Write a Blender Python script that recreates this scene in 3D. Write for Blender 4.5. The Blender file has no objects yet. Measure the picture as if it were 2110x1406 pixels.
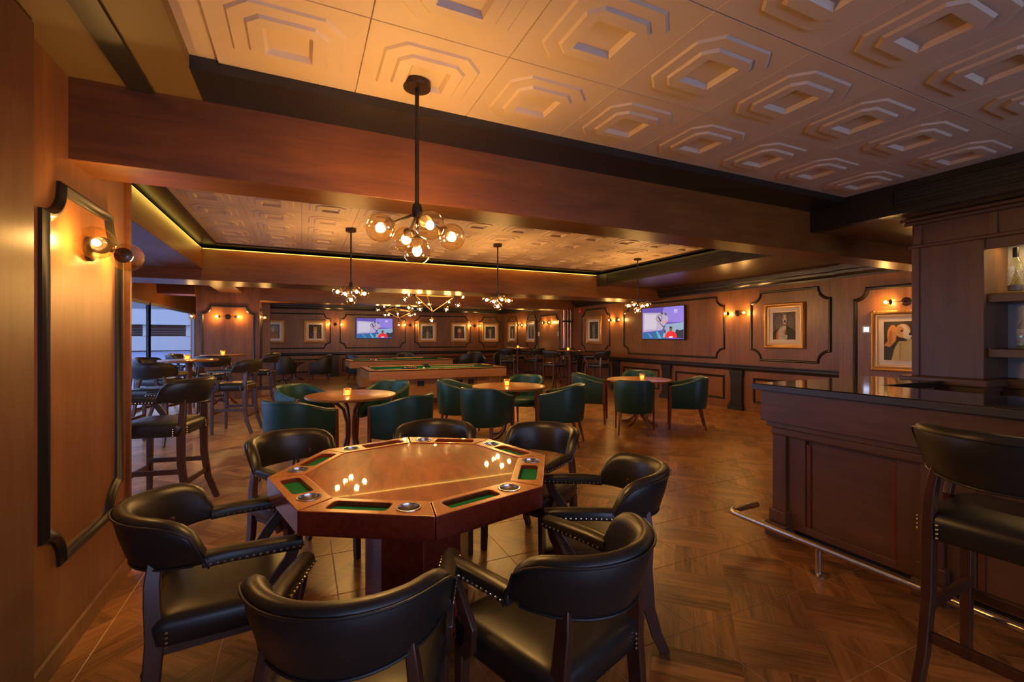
import bpy, math, random
from mathutils import Vector, Matrix
R = math.radians
random.seed(7)
C = bpy.context.scene.collection
sc = bpy.context.scene

# ------------------------------------------------------------------ camera, world, exposure
TH = R(24.8)
cam_d = bpy.data.cameras.new('camera'); cam = bpy.data.objects.new('camera', cam_d); C.objects.link(cam)
cam.location = (0, 0, 1.45); cam.rotation_euler = (R(90), 0, -TH)
cam_d.sensor_width = 36; cam_d.lens = 16.0; cam_d.shift_y = -7/2110; cam_d.clip_start = .05; cam_d.clip_end = 400
sc.camera = cam
w = bpy.data.worlds.new('world'); sc.world = w; w.use_nodes = True
w.node_tree.nodes['Background'].inputs[0].default_value = (.47, .58, 1.0, 1)
w.node_tree.nodes['Background'].inputs[1].default_value = 1.3
sc.view_settings.view_transform = 'Standard'; sc.view_settings.look = 'None'
sc.view_settings.gamma = 1; sc.view_settings.use_curve_mapping = False
sc.view_settings.exposure = 1.75
WARM = (1.0, .56, .18)
P_FRONT, P_PEND, P_CHAND, P_SCONCE, P_CANDLE = 6.0, 7.5, 4.5, 5.5, .25
P_COVE = 3.2
BULB_E = 30.0

def point(loc, power, parent=None, radius=.02, col=WARM, name='bulb_light'):
    l = bpy.data.lights.new(name, 'POINT'); l.energy = power; l.color = col; l.shadow_soft_size = radius
    o = bpy.data.objects.new(name, l); o.location = loc; C.objects.link(o)
    if parent: o.parent = parent
    return o
def area(loc, rot, sx, sy, power, col=WARM, name='area_light', parent=None):
    l = bpy.data.lights.new(name, 'AREA'); l.shape = 'RECTANGLE'; l.size = sx; l.size_y = sy; l.energy = power; l.color = col
    o = bpy.data.objects.new(name, l); o.location = loc; o.rotation_euler = rot; C.objects.link(o)
    if parent: o.parent = parent
    return o

# ------------------------------------------------------------------ materials
def nodes(name):
    m = bpy.data.materials.new(name); m.use_nodes = True
    return m, m.node_tree, m.node_tree.nodes['Principled BSDF']
def plain(name, col, rough=.5, metal=0, emit=None, es=0, spec=.5, coat=0, bump=0, bscale=200):
    m, t, b = nodes(name)
    b.inputs['Base Color'].default_value = (*col, 1); b.inputs['Roughness'].default_value = rough
    b.inputs['Metallic'].default_value = metal; b.inputs['Specular IOR Level'].default_value = spec
    b.inputs['Coat Weight'].default_value = coat; b.inputs['Coat Roughness'].default_value = .1
    if emit: b.inputs['Emission Color'].default_value = (*emit, 1); b.inputs['Emission Strength'].default_value = es
    if bump:
        tc = t.nodes.new('ShaderNodeTexCoord'); n = t.nodes.new('ShaderNodeTexNoise'); bu = t.nodes.new('ShaderNodeBump')
        n.inputs['Scale'].default_value = bscale; n.inputs['Detail'].default_value = 4
        bu.inputs['Strength'].default_value = bump; bu.inputs['Distance'].default_value = .002
        t.links.new(tc.outputs['Object'], n.inputs['Vector']); t.links.new(n.outputs['Fac'], bu.inputs['Height'])
        t.links.new(bu.outputs['Normal'], b.inputs['Normal'])
    return m
def wood(name, dark, light, scale=(12, 12, 1.2), rough=.35, coat=.0, blot=.5, detail=6, bump=.08):
    m, t, b = nodes(name); N = t.nodes.new; L = t.links.new
    tc = N('ShaderNodeTexCoord'); mp = N('ShaderNodeMapping'); mp.inputs['Scale'].default_value = scale
    n1 = N('ShaderNodeTexNoise'); n1.inputs['Scale'].default_value = 2.2; n1.inputs['Detail'].default_value = detail; n1.inputs['Roughness'].default_value = .65; n1.inputs['Distortion'].default_value = .6
    n2 = N('ShaderNodeTexNoise'); n2.inputs['Scale'].default_value = .9; n2.inputs['Detail'].default_value = 3
    mp2 = N('ShaderNodeMapping'); mp2.inputs['Scale'].default_value = tuple(max(.6, s*.22) for s in scale)
    L(tc.outputs['Object'], mp.inputs[0]); L(tc.outputs['Object'], mp2.inputs[0]); L(mp.outputs[0], n1.inputs['Vector']); L(mp2.outputs[0], n2.inputs['Vector'])
    mx = N('ShaderNodeMix'); mx.inputs[0].default_value = blot
    L(n1.outputs['Fac'], mx.inputs[2]); L(n2.outputs['Fac'], mx.inputs[3])
    cr = N('ShaderNodeValToRGB'); cr.color_ramp.elements[0].position = .33; cr.color_ramp.elements[1].position = .68
    cr.color_ramp.elements[0].color = (*dark, 1); cr.color_ramp.elements[1].color = (*light, 1)
    L(mx.outputs[0], cr.inputs[0]); L(cr.outputs[0], b.inputs['Base Color'])
    bu = N('ShaderNodeBump'); bu.inputs['Strength'].default_value = bump; bu.inputs['Distance'].default_value = .003
    L(n1.outputs['Fac'], bu.inputs['Height']); L(bu.outputs[0], b.inputs['Normal'])
    b.inputs['Roughness'].default_value = rough; b.inputs['Coat Weight'].default_value = coat; b.inputs['Coat Roughness'].default_value = .05
    return m
def thin_glass(name, tint, refl=.9, base=.04, rough=.0):
    m = bpy.data.materials.new(name); m.use_nodes = True; t = m.node_tree; t.nodes.clear(); N = t.nodes.new; L = t.links.new
    o = N('ShaderNodeOutputMaterial'); tr = N('ShaderNodeBsdfTransparent'); tr.inputs[0].default_value = (*tint, 1)
    gl = N('ShaderNodeBsdfGlossy'); gl.inputs['Roughness'].default_value = rough; gl.inputs['Color'].default_value = (1, 1, 1, 1)
    lw = N('ShaderNodeLayerWeight'); lw.inputs[0].default_value = .35
    mr = N('ShaderNodeMapRange'); mr.inputs['To Min'].default_value = base; mr.inputs['To Max'].default_value = refl
    pw = N('ShaderNodeMath'); pw.operation = 'POWER'; pw.inputs[1].default_value = 2.2
    L(lw.outputs['Facing'], pw.inputs[0]); L(pw.outputs[0], mr.inputs[0])
    mx = N('ShaderNodeMixShader'); L(mr.outputs[0], mx.inputs[0]); L(tr.outputs[0], mx.inputs[1]); L(gl.outputs[0], mx.inputs[2]); L(mx.outputs[0], o.inputs[0])
    return m
def floor_mat():
    m, t, b = nodes('parquet_tile'); N = t.nodes.new; L = t.links.new
    g = N('ShaderNodeNewGeometry'); s = N('ShaderNodeSeparateXYZ'); L(g.outputs['Position'], s.inputs[0])
    def M(op, a, c=None, d=None):
        n = N('ShaderNodeMath'); n.operation = op
        for i, v in enumerate((a, c, d)):
            if v is None: continue
            if isinstance(v, (int, float)): n.inputs[i].default_value = v
            else: L(v, n.inputs[i])
        return n.outputs[0]
    A = .531
    u = M('DIVIDE', M('SUBTRACT', s.outputs[0], 2.31), A); v = M('DIVIDE', M('SUBTRACT', s.outputs[1], 1.68), A)
    P = M('ADD', u, v); Q = M('SUBTRACT', u, v)
    i = M('ROUND', P); j = M('ROUND', Q)
    par = M('FLOORED_MODULO', M('ADD', i, j), 2)          # 0 round the tile corners, 1 in the tile middles
    ac = M('ADD', M('MULTIPLY', Q, M('SUBTRACT', 1, par)), M('MULTIPLY', P, par))
    al = M('ADD', M('MULTIPLY', P, M('SUBTRACT', 1, par)), M('MULTIPLY', Q, par))
    a4 = M('ADD', M('MULTIPLY', ac, 4), 100)
    pid = M('FLOOR', a4); fr = M('FRACT', a4)
    cb = N('ShaderNodeCombineXYZ'); L(pid, cb.inputs[0]); L(i, cb.inputs[1]); L(j, cb.inputs[2])
    wn = N('ShaderNodeTexWhiteNoise'); wn.noise_dimensions = '3D'; L(cb.outputs[0], wn.inputs['Vector'])
    cg = N('ShaderNodeCombineXYZ'); L(M('MULTIPLY', al, .9), cg.inputs[0]); L(M('MULTIPLY', ac, 9), cg.inputs[1]); L(M('MULTIPLY', wn.outputs[0], 20), cg.inputs[2])
    ns = N('ShaderNodeTexNoise'); ns.inputs['Scale'].default_value = 1.6; ns.inputs['Detail'].default_value = 6; ns.inputs['Distortion'].default_value = .8; L(cg.outputs[0], ns.inputs['Vector'])
    f = M('ADD', M('MULTIPLY', ns.outputs['Fac'], .85), M('MULTIPLY', wn.outputs[0], .28))
    cr = N('ShaderNodeValToRGB'); e = cr.color_ramp.elements
    e[0].position = .32; e[1].position = .82; e[0].color = (.13, .049, .011, 1); e[1].color = (.48, .215, .058, 1)
    L(f, cr.inputs[0])
    seam = M('LESS_THAN', M('MINIMUM', fr, M('SUBTRACT', 1, fr)), .022)
    mx = N('ShaderNodeMix'); mx.data_type = 'RGBA'; L(M('MULTIPLY', seam, .4), mx.inputs[0]); L(cr.outputs[0], mx.inputs[6]); mx.inputs[7].default_value = (.07, .03, .015, 1)
    L(mx.outputs[2], b.inputs['Base Color']); 
    rr = M('ADD', M('MULTIPLY', ns.outputs['Fac'], .2), .24); L(rr, b.inputs['Roughness'])
    bu = N('ShaderNodeBump'); bu.inputs['Strength'].default_value = .15; bu.inputs['Distance'].default_value = .002
    L(ns.outputs['Fac'], bu.inputs['Height']); L(bu.outputs[0], b.inputs['Normal'])
    return m
M = {}
M['wall'] = wood('panel_veneer', (.12, .044, .013), (.30, .115, .032), (9, 9, .8), .33, 0, .5)
M['beam'] = wood('beam_veneer_across', (.075, .021, .0035), (.27, .086, .012), (1.1, 5, 8), .36, 0, .62)
M['beam_y'] = wood('beam_veneer_along', (.085, .024, .004), (.27, .088, .014), (7, .9, 9), .36, 0, .55)
M['bar'] = wood('bar_veneer', (.075, .031, .013), (.17, .071, .029), (5, 1.0, 9), .38, 0, .55)
M['bar_v'] = wood('bar_veneer_upright', (.075, .031, .013), (.17, .071, .029), (9, 9, .9), .38, 0, .55)
M['dark'] = plain('black_trim', (.018, .015, .012), .32, bump=.1, bscale=60)
M['ochre'] = plain('ochre_plaster', (.15, .09, .024), .55)
M['blueplaster'] = wood('venetian_plaster', (.13, .12, .11), (.26, .24, .22), (3, 3, 3), .35, 0, .5)
M['gloss_ceiling'] = plain('dark_lacquer_ceiling', (.09, .045, .018), .3)
M['ceil'] = plain('cream_ceiling_tile', (.60, .46, .34), .5)
M['floor'] = floor_mat()
M['grout'] = plain('grout', (.62, .44, .28), .7)
M['leather'] = plain('black_leather', (.020, .017, .014), .36, bump=.12, bscale=260, spec=.55)
M['leather_seat'] = plain('brown_black_leather', (.045, .032, .018), .42, bump=.12, bscale=260)
M['green'] = plain('green_leather', (.010, .055, .042), .38, bump=.12, bscale=260)
M['green_in'] = plain('green_leather_inner', (.016, .06, .038), .4, bump=.12, bscale=260)
M['navy'] = plain('dark_grey_leather', (.020, .024, .028), .42, bump=.1, bscale=260)
M['cwood'] = wood('walnut_frame', (.035, .013, .008), (.10, .038, .018), (18, 18, 2), .32, 0)
M['rwood'] = wood('red_brown_frame', (.09, .022, .008), (.19, .055, .018), (18, 18, 2), .3, 0)
M['mahog'] = wood('mahogany_gloss', (.14, .016, .007), (.28, .040, .014), (2.0, 14, 14), .22, .4, .4)
M['mahog_top'] = wood('mahogany_table_top', (.11, .018, .003), (.36, .085, .011), (1.3, 7, 12), .4, .5, .4, bump=0)
M['mahog_top'].node_tree.nodes['Principled BSDF'].inputs['Specular IOR Level'].default_value = .12
M['mahog_top'].node_tree.nodes['Principled BSDF'].inputs['Coat Roughness'].default_value = .025
M['rail'] = wood('mahogany_playing_rail', (.27, .085, .022), (.42, .16, .05), (3, 12, 12), .27, .2, .4)
M['ttop'] = wood('cafe_table_top', (.22, .075, .018), (.38, .145, .04), (2, 14, 14), .28, .2)
M['oak'] = wood('oak_table', (.27, .115, .026), (.48, .22, .06), (1.2, 10, 14), .4, 0)
M['felt'] = plain('green_felt', (.012, .14, .062), .9, spec=.1)
M['steel'] = plain('brushed_steel', (.62, .58, .54), .24, 1)
M['nail'] = plain('brass_nail', (.72, .62, .45), .25, 1)
M['gold'] = plain('gilt_frame', (.52, .27, .07), .42, .65, bump=.9, bscale=55)
M['gold2'] = plain('pale_gilt', (.62, .42, .20), .38, .5)
M['copper'] = plain('copper_tube', (.85, .5, .32), .25, 1)
M['mat'] = plain('white_mount', (.80, .74, .68), .7)
M['black'] = plain('black_metal', (.020, .016, .013), .38, .3)
M['bronze'] = plain('dark_bronze', (.06, .035, .02), .35, .6)
M['rubber'] = plain('black_plastic', (.012, .012, .012), .4)
M['granite'] = plain('black_granite', (.012, .011, .010), .07, coat=.3)
M['granite_edge'] = plain('granite_edge', (.05, .048, .045), .3, bump=.4, bscale=90)
M['globe'] = thin_glass('smoked_globe_glass', (.97, .88, .68), .8, .05)
M['pane'] = thin_glass('window_glass', (.88, .93, .96), .5, .05)
M['clear'] = thin_glass('bottle_glass', (.92, .94, .86), .8, .10)
M['bulb'] = plain('lit_bulb', (1, .8, .5), .5, emit=(1, .66, .30), es=BULB_E)
M['flame'] = plain('candle_glow', (1, .6, .1), .5, emit=(1, .50, .06), es=.9)
M['led'] = plain('led_strip', (1, .8, .3), .5, emit=(1, .62, .12), es=.4)
M['white'] = plain('white_plastic', (.75, .70, .64), .4)
M['lcd'] = plain('lit_display', (.3, .4, .6), .3, emit=(.45, .55, .85), es=.8)
M['red'] = plain('red_plastic', (.55, .02, .02), .4)
M['mirror'] = plain('back_bar_glass_panel', (.50, .50, .50), .25, .15)
M['alu'] = plain('window_frame_metal', (.24, .24, .26), .35, .3)
M['ext_white'] = plain('outdoor_white_render', (.42, .42, .42), .8)
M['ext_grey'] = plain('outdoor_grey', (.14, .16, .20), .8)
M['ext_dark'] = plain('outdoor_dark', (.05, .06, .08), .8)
M['water'] = plain('pale_blue_deck', (.13, .16, .27), .7, bump=.3, bscale=3)
M['cork'] = plain('dark_cap', (.03, .03, .03), .4)

# ------------------------------------------------------------------ mesh builder
class MB:
    def __init__(s): s.v = []; s.f = []; s.m = []; s.T = Matrix(); s.mi = 0
    def at(s, loc=(0, 0, 0), rz=0, rx=0, ry=0):
        s.T = Matrix.Translation(loc) @ Matrix.Rotation(rz, 4, 'Z') @ Matrix.Rotation(rx, 4, 'X') @ Matrix.Rotation(ry, 4, 'Y'); return s
    def add(s, vs, fs):
        n = len(s.v); s.v += [tuple(s.T @ Vector(p)) for p in vs]
        s.f += [tuple(i+n for i in f) for f in fs]; s.m += [s.mi]*len(fs); return s
    def box(s, x0, x1, y0, y1, z0, z1):
        v = [(x, y, z) for z in (z0, z1) for y in (y0, y1) for x in (x0, x1)]
        return s.add(v, [(0, 2, 3, 1), (4, 5, 7, 6), (0, 1, 5, 4), (2, 6, 7, 3), (0, 4, 6, 2), (1, 3, 7, 5)])
    def loft(s, rings, cap0=True, cap1=True, closed=True):
        n = len(rings[0]); v = [p for r in rings for p in r]; f = []
        for a in range(len(rings)-1):
            for k in range(n if closed else n-1):
                k2 = (k+1) % n; f.append((a*n+k, a*n+k2, (a+1)*n+k2, (a+1)*n+k))
        if cap0: f.append(tuple(range(n))[::-1])
        if cap1: f.append(tuple(range((len(rings)-1)*n, len(rings)*n)))
        return s.add(v, f)
    def lathe(s, prof, n=24, c=(0, 0)):
        rs = [[(c[0]+r*math.cos(2*math.pi*k/n), c[1]+r*math.sin(2*math.pi*k/n), z) for k in range(n)] for r, z in prof]
        return s.loft(rs, prof[0][0] > 1e-5, prof[-1][0] > 1e-5)
    def ball(s, c, r, n=10, m=6, sz=1):
        rs = []
        for j in range(m+1):
            a = -math.pi/2+math.pi*j/m; rr = max(r*math.cos(a), 1e-6)
            rs.append([(c[0]+rr*math.cos(2*math.pi*k/n), c[1]+rr*math.sin(2*math.pi*k/n), c[2]+r*sz*math.sin(a)) for k in range(n)])
        return s.loft(rs, False, False)
    def tube(s, pts, r, n=8, up=None):
        return s.sweep(pts, [(math.cos(2*math.pi*k/n), math.sin(2*math.pi*k/n)) for k in range(n)], r)
    def sweep(s, pts, prof, sc_=1.0, closed=False, side=None):
        # prof (a,b): a along the side vector, b along the vector completing the frame
        P = [Vector(p) for p in pts]; n = len(P); rings = []
        for i in range(n):
            if closed: d = (P[(i+1) % n]-P[i-1]).normalized()
            else: d = (P[min(i+1, n-1)]-P[max(i-1, 0)]).normalized()
            ref = Vector(side) if side else (Vector((0, 0, 1)) if abs(d.z) < .9 else Vector((1, 0, 0)))
            if side: A = (ref-d*ref.dot(d)).normalized(); B = d.cross(A)
            else: A = d.cross(ref).normalized(); B = A.cross(d)
            k = sc_[i] if isinstance(sc_, (list, tuple)) else sc_
            rings.append([tuple(P[i]+A*(a*k)+B*(b*k)) for a, b in prof])
        if closed: rings.append(rings[0]); return s.loft(rings, False, False)
        return s.loft(rings)
    def frame(s, pts, prof):
        # closed outline in the local xz-plane, mitred; prof (o, h): o outward, h towards the viewer (-y)
        n = len(pts); rings = []
        for i in range(n):
            p0, p, p1 = Vector(pts[i-1]), Vector(pts[i]), Vector(pts[(i+1) % n])
            d0 = (p-p0).normalized(); d1 = (p1-p).normalized(); n0 = Vector((-d0.y, d0.x)); n1 = Vector((-d1.y, d1.x))
            mt = (n0+n1); mt = mt/max(.35, (1+n0.dot(n1)))
            rings.append([(p.x+mt.x*o, -h, p.y+mt.y*o) for o, h in prof])
        rings.append(rings[0]); return s.loft(rings, False, False)
    def prism(s, poly, z0, z1):
        n = len(poly)
        return s.add([(x, y, z0) for x, y in poly]+[(x, y, z1) for x, y in poly],
                     [tuple(range(n))[::-1], tuple(range(n, 2*n))]+[(k, (k+1) % n, n+(k+1) % n, n+k) for k in range(n)])
    def poly(s, pts): return s.add(pts, [tuple(range(len(pts)))])
    def mesh(s, name, mats, smooth=True, ang=38):
        me = bpy.data.meshes.new(name); me.from_pydata(s.v, [], s.f)
        for m in (mats if isinstance(mats, (list, tuple)) else [mats]): me.materials.append(m)
        me.polygons.foreach_set('material_index', s.m)
        me.validate(clean_customdata=False); me.update()
        if smooth: me.shade_smooth(); me.set_sharp_from_angle(angle=R(ang))
        return me
    def build(s, name, mats, parent=None, bevel=0, smooth=True, sub=0, loc=None, rz=0, ang=38):
        me = s.mesh(name, mats, smooth, ang)
        o = bpy.data.objects.new(name, me); C.objects.link(o)
        if parent: o.parent = parent
        if loc: o.location = loc
        if rz: o.rotation_euler = (0, 0, rz)
        if bevel:
            b = o.modifiers.new('bevel', 'BEVEL'); b.width = bevel; b.segments = 2; b.limit_method = 'ANGLE'; b.angle_limit = R(40)
        if sub:
            b = o.modifiers.new('sub', 'SUBSURF'); b.levels = sub; b.render_levels = sub
        return o
def tag(o, label=None, cat=None, group=None, kind=None):
    if label: o['label'] = label
    if cat: o['category'] = cat
    if group: o['group'] = group
    if kind: o['kind'] = kind
    return o
def empty(name, loc=(0, 0, 0), rz=0, **k):
    o = bpy.data.objects.new(name, None); C.objects.link(o); o.location = loc; o.rotation_euler = (0, 0, rz); o.empty_display_size = .1
    return tag(o, **k)
KIDS = {}
def copy_tree(o, parent=None):
    c = o.copy(); C.objects.link(c)
    if parent: c.parent = parent
    for ch in KIDS.get(o.name) or [x for x in bpy.data.objects if x.parent == o]:
        copy_tree(ch, c)
    return c
def place(proto, used, loc, rz, **k):
    o = proto if not used else copy_tree(proto)
    o.location = loc; o.rotation_euler = (0, 0, rz); tag(o, **k); return o
RECT = lambda a, b: [(-a/2, -b/2), (a/2, -b/2), (a/2, b/2), (-a/2, b/2)]

# ------------------------------------------------------------------ floor
XL, XR, YB, YF = -2.9, 7.98, 18.2, -4.0
fl = MB().box(XL-.3, XR+.3, YF-.2, YB+.3, -.08, -.002).build('floor', M['grout'], smooth=False); tag(fl, kind='structure')
A = .531; h = A/2-.002
tm = MB(); tm.loft([[(-h, -h, -.006), (h, -h, -.006), (h, h, -.006), (-h, h, -.006)], [(-h, -h, -.001), (h, -h, -.001), (h, h, -.001), (-h, h, -.001)],
                    [(-h+.0015, -h+.0015, 0), (h-.0015, -h+.0015, 0), (h-.0015, h-.0015, 0), (-h+.0015, h-.0015, 0)]], False)
tile_me = tm.mesh('floor_tile', M['floor'], False)
cells = []
for i in range(-12, 13):
    for j in range(-12, 35):
        cx, cy = 2.31+(i+.5)*A, 1.68+(j+.5)*A
        if not (XL-.1 < cx < XR+.2 and YF < cy < YB+.2): continue
        vis = cx*math.sin(TH)+cy*math.cos(TH)
        lat = cx*math.cos(TH)-cy*math.sin(TH)
        inview = vis > .8 and abs(lat) < vis*1.2+.4
        cells.append((0 if inview else 1, vis*vis+lat*lat, cx, cy))
cells.sort()
far = MB()
for k, (q, d, cx, cy) in enumerate(cells):
    if k < 300:
        o = bpy.data.objects.new('floor_tile', tile_me); o.location = (cx, cy, 0); o.parent = fl; C.objects.link(o)
    else:
        far.T = Matrix.Translation((cx, cy, 0)); far.add(tm.v, tm.f)
tag(far.build('far_floor_tiles', M['floor'], fl, smooth=False), kind='stuff')

# ------------------------------------------------------------------ ceiling tiles
def cring(hf, c, z): return [(-hf+c, -hf, z), (hf-c, -hf, z), (hf, -hf+c, z), (hf, hf-c, z), (hf-c, hf, z), (-hf+c, hf, z), (-hf, hf-c, z), (-hf, -hf+c, z)]
ct = MB(); ct.loft([cring(.2985, .0005, .012), cring(.2985, .0005, .001), cring(.2965, .0005, -.001), cring(.283, .002, 0), cring(.222, .082, 0), cring(.213, .079, -.009), cring(.158, .053, -.009), cring(.148, .049, -.020),
                    cring(.118, .03, -.021), cring(.094, .001, -.021), cring(.080, .001, .001)], False)
ct.f = [f[::-1] for f in ct.f]
ctile = ct.mesh('ceiling_tile', M['ceil'], True, 25)
CE = empty('ceiling', kind='structure')
def cpart(name, mb, mat, **k): return mb.build(name, mat, CE, smooth=False, **k)
def ctiles(x0, nx, y1, ny, z, sx=.6):
    for a in range(nx):
        for b in range(ny):
            o = bpy.data.objects.new('ceiling_tile', ctile); o.location = (x0+(a+.5)*sx, y1-(b+.5)*.6, z); o.parent = CE; C.objects.link(o)
ctiles(-.35, 8, 2.47, 7, 2.715); ctiles(-1.2, 12, 8.27, 8, 2.915)
# slab over everything
cpart('slab', MB().box(XL-.3, XR+.4, YF-.3, YB+.4, 3.1, 3.2), M['dark'])
cpart('coffer_backing', MB().box(-.46, 4.5, YF, 2.5, 2.727, 2.76), M['ceil'])
cpart('coffer_backing', MB().box(-1.24, 6.05, 3.08, 8.3, 2.927, 2.96), M['ceil'])
cpart('coffer_edge', MB().box(-1.7, 6.4, 3.08, 8.75, 2.93, 2.95).box(-1.24, -1.2, 3.09, 8.31, 2.89, 2.93).box(-1.24, 6.04, 8.27, 8.31, 2.89, 2.93).box(6.0, 6.04, 3.09, 8.31, 2.89, 2.93), M['dark'])
# front soffits
cpart('soffit_left', MB().box(-1.2, -.46, YF, 2.80, 2.665, 2.75), M['ochre'])
cpart('soffit_front', MB().box(-.46, 4.5, 2.47, 2.82, 2.665, 2.76), M['dark'])
cpart('slot_diffuser', MB().box(-.76, -.66, YF, 2.79, 2.650, 2.668), M['black'])
cpart('fascia', MB().box(4.46, 4.56, YF, 2.82, 2.468, 2.75), M['dark'])
cpart('soffit_right', MB().box(4.56, 8.1, YF, 2.82, 2.47, 2.55), M['ochre'])
# beams
cpart('beam', MB().box(-1.0, 8.05, 2.785, 3.08, 2.28, 2.67), M['beam'], bevel=.004)
cpart('beam', MB().box(-3.0, 8.05, 8.6, 9.45, 2.36, 2.86), M['beam'], bevel=.004)
cpart('beam', MB().box(-1.9, -1.43, 3.08, 8.6, 2.54, 2.86), M['beam_y'], bevel=.004)
cpart('beam', MB().box(-.92, 8.05, 12.5, 13.1, 2.34, 2.69), M['beam'], bevel=.004)
cpart('beam', MB().box(-1.72, -1.27, 9.45, 12.5, 2.51, 2.8), M['beam_y'], bevel=.004)
cpart('beam', MB().box(-3.0, -2.2, 12.4, 12.9, 2.43, 2.8), M['beam'], bevel=.004)
cpart('beam', MB().box(-1.2, 4.5, 2.82, 3.07, 2.67, 3.1), M['dark'])
# middle zone right fascia and soffit
cpart('fascia', MB().box(6.1, 6.2, 3.08, 8.6, 2.62, 2.87), M['dark'])
cpart('soffit_right', MB().box(6.2, 8.1, 3.08, 8.6, 2.635, 2.7), M['gloss_ceiling'])
cpart('soffit_left', MB().box(-3.0, -1.9, 3.08, 8.6, 2.54, 2.7), M['blueplaster'])
cpart('soffit_far', MB().box(-3.0, 8.1, 9.45, 12.5, 2.80, 2.85), M['gloss_ceiling'])
cpart('soffit_far', MB().box(-3.0, 8.1, 13.1, YB, 2.66, 2.7), M['gloss_ceiling'])
# cove lighting strips (lamps in the troughs on top of the beams)
cpart('cove_trough', MB().box(-1.43, 6.1, 8.615, 8.66, 2.86, 2.875).box(-1.48, -1.44, 3.6, 8.6, 2.86, 2.875), M['led'])
area((2.35, 8.545, 2.885), (R(0), 0, 0), 7.3, .05, P_COVE, (1, .62, .12), 'cove_light', CE)
area((-1.375, 6.05, 2.885), (0, 0, 0), .05, 4.9, P_COVE*.55, (1, .68, .10), 'cove_light', CE)
area((6.05, 6.05, 2.905), (0, R(30), 0), .05, 4.9, P_COVE*1.3, (1, .68, .18), 'cove_light', CE)
area((3.4, 12.47, 2.76), (0, 0, 0), 8, .04, P_COVE, (1, .55, .12), 'cove_light', CE)
area((6.0, 1.5, 2.44), (0, 0, 0), .3, .3, 3, (1, .6, .2), 'hidden_fill_light', CE)  # added fill lamp, unseen behind the back bar, to brighten the right soffit

def air_grille(name, loc, length, hgt, rz, n, label):
    t = empty(name, loc, rz, label=label, cat='vent')
    MB().box(0, length, -.006, 0, 0, hgt).build('backing', M['rubber'], t, smooth=False)
    for k in range(n):
        z = (k+.35)*hgt/n
        MB().box(.01, length-.01, -.022, -.006, z, z+hgt/n*.42).build('slat', M['dark'], t, smooth=False)
    fr = MB(); fr.frame([(0, 0), (0, hgt), (length, hgt), (length, 0)], [(-.004, 0), (-.004, .024), (.01, .024), (.01, 0)]); fr.build('vent_frame', M['black'], t, smooth=False)
air_grille('air_vent', (4.46, 2.1, 2.53), 3.4, .13, R(-90), 4, 'long dark slotted air vent high above the bar')
air_grille('air_vent', (6.1, 8.2, 2.68), 4.6, .15, R(-90), 6, 'long slotted air vent above the television wall')

# ------------------------------------------------------------------ walls
def wallbox(name, b, mat=None, parent=None):
    o = MB().box(*b).build(name, mat or M['wall'], parent, smooth=False)
    if not parent: tag(o, kind='structure')
    return o
WL = wallbox('wall_left', (-3.0, -.985, YF, 3.57, 0, 2.75))
WR = wallbox('wall_right', (7.98, 8.3, 4.47, YB+.2, 0, 3.1))
wallbox('wall_right_near', (7.9, 8.3, YF, 4.47, 0, 3.1))
WRN = bpy.data.objects['wall_right_near']
WB = wallbox('wall_back', (-3.2, 8.3, YB, YB+.2, 0, 3.1))
# behind the camera: a wall with a wide window band that lets daylight in
WF = wallbox('wall_front', (-3.2, 8.3, YF-.2, YF, 2.3, 3.1))
MB().box(-3.2, 8.3, YF-.2, YF, 0, .3).build('sill_wall', M['wall'], WF, smooth=False)
for x in (-3.1, -.9, 1.4, 3.7, 6.0, 8.1): MB().box(x-.06, x+.06, YF-.15, YF-.05, .3, 2.3).build('mullion', M['alu'], WF, smooth=False)
wallbox('wall_left_window', (XL-.12, XL, 3.4, YB, 2.2, 3.1))
PI = wallbox('wall_pillar', (-2.2, -.92, 12.5, 13.1, 0, 3.1))
wallbox('wall_left_return', (XL-.12, -.92, 16.4, 16.6, 0, 3.1))
# windows along the left
for n_, (y0, y1) in enumerate(((3.6, 5.2), (5.2, 6.9), (6.9, 8.6), (8.6, 10.3), (10.3, 12.0), (12.0, 16.4))):
    wn = MB().box(XL-.08, XL-.02, y0-.04, y0+.04, 0, 2.2).box(XL-.08, XL-.02, y1-.04, y1+.04, 0, 2.2).box(XL-.08, XL-.02, y0, y1, 2.14, 2.2).box(XL-.08, XL-.02, y0, y1, 0, .07).build('window_%d' % (n_+1), M['alu'], smooth=False)
    tag(wn, kind='structure')
    MB().box(XL-.055, XL-.045, y0+.04, y1-.04, .07, 2.14).build('pane', M['pane'], wn, smooth=False)
pl_ = area((XL-.14, 9.5, 1.2), (0, R(-90), 0), 2.1, 13, 1, (1, 1, 1), 'daylight_portal'); pl_.data.cycles.is_portal = True
pl_ = area((2.6, YF-.25, 1.3), (R(90), 0, R(180)), 11, 2.1, 1, (1, 1, 1), 'daylight_portal'); pl_.data.cycles.is_portal = True

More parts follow.
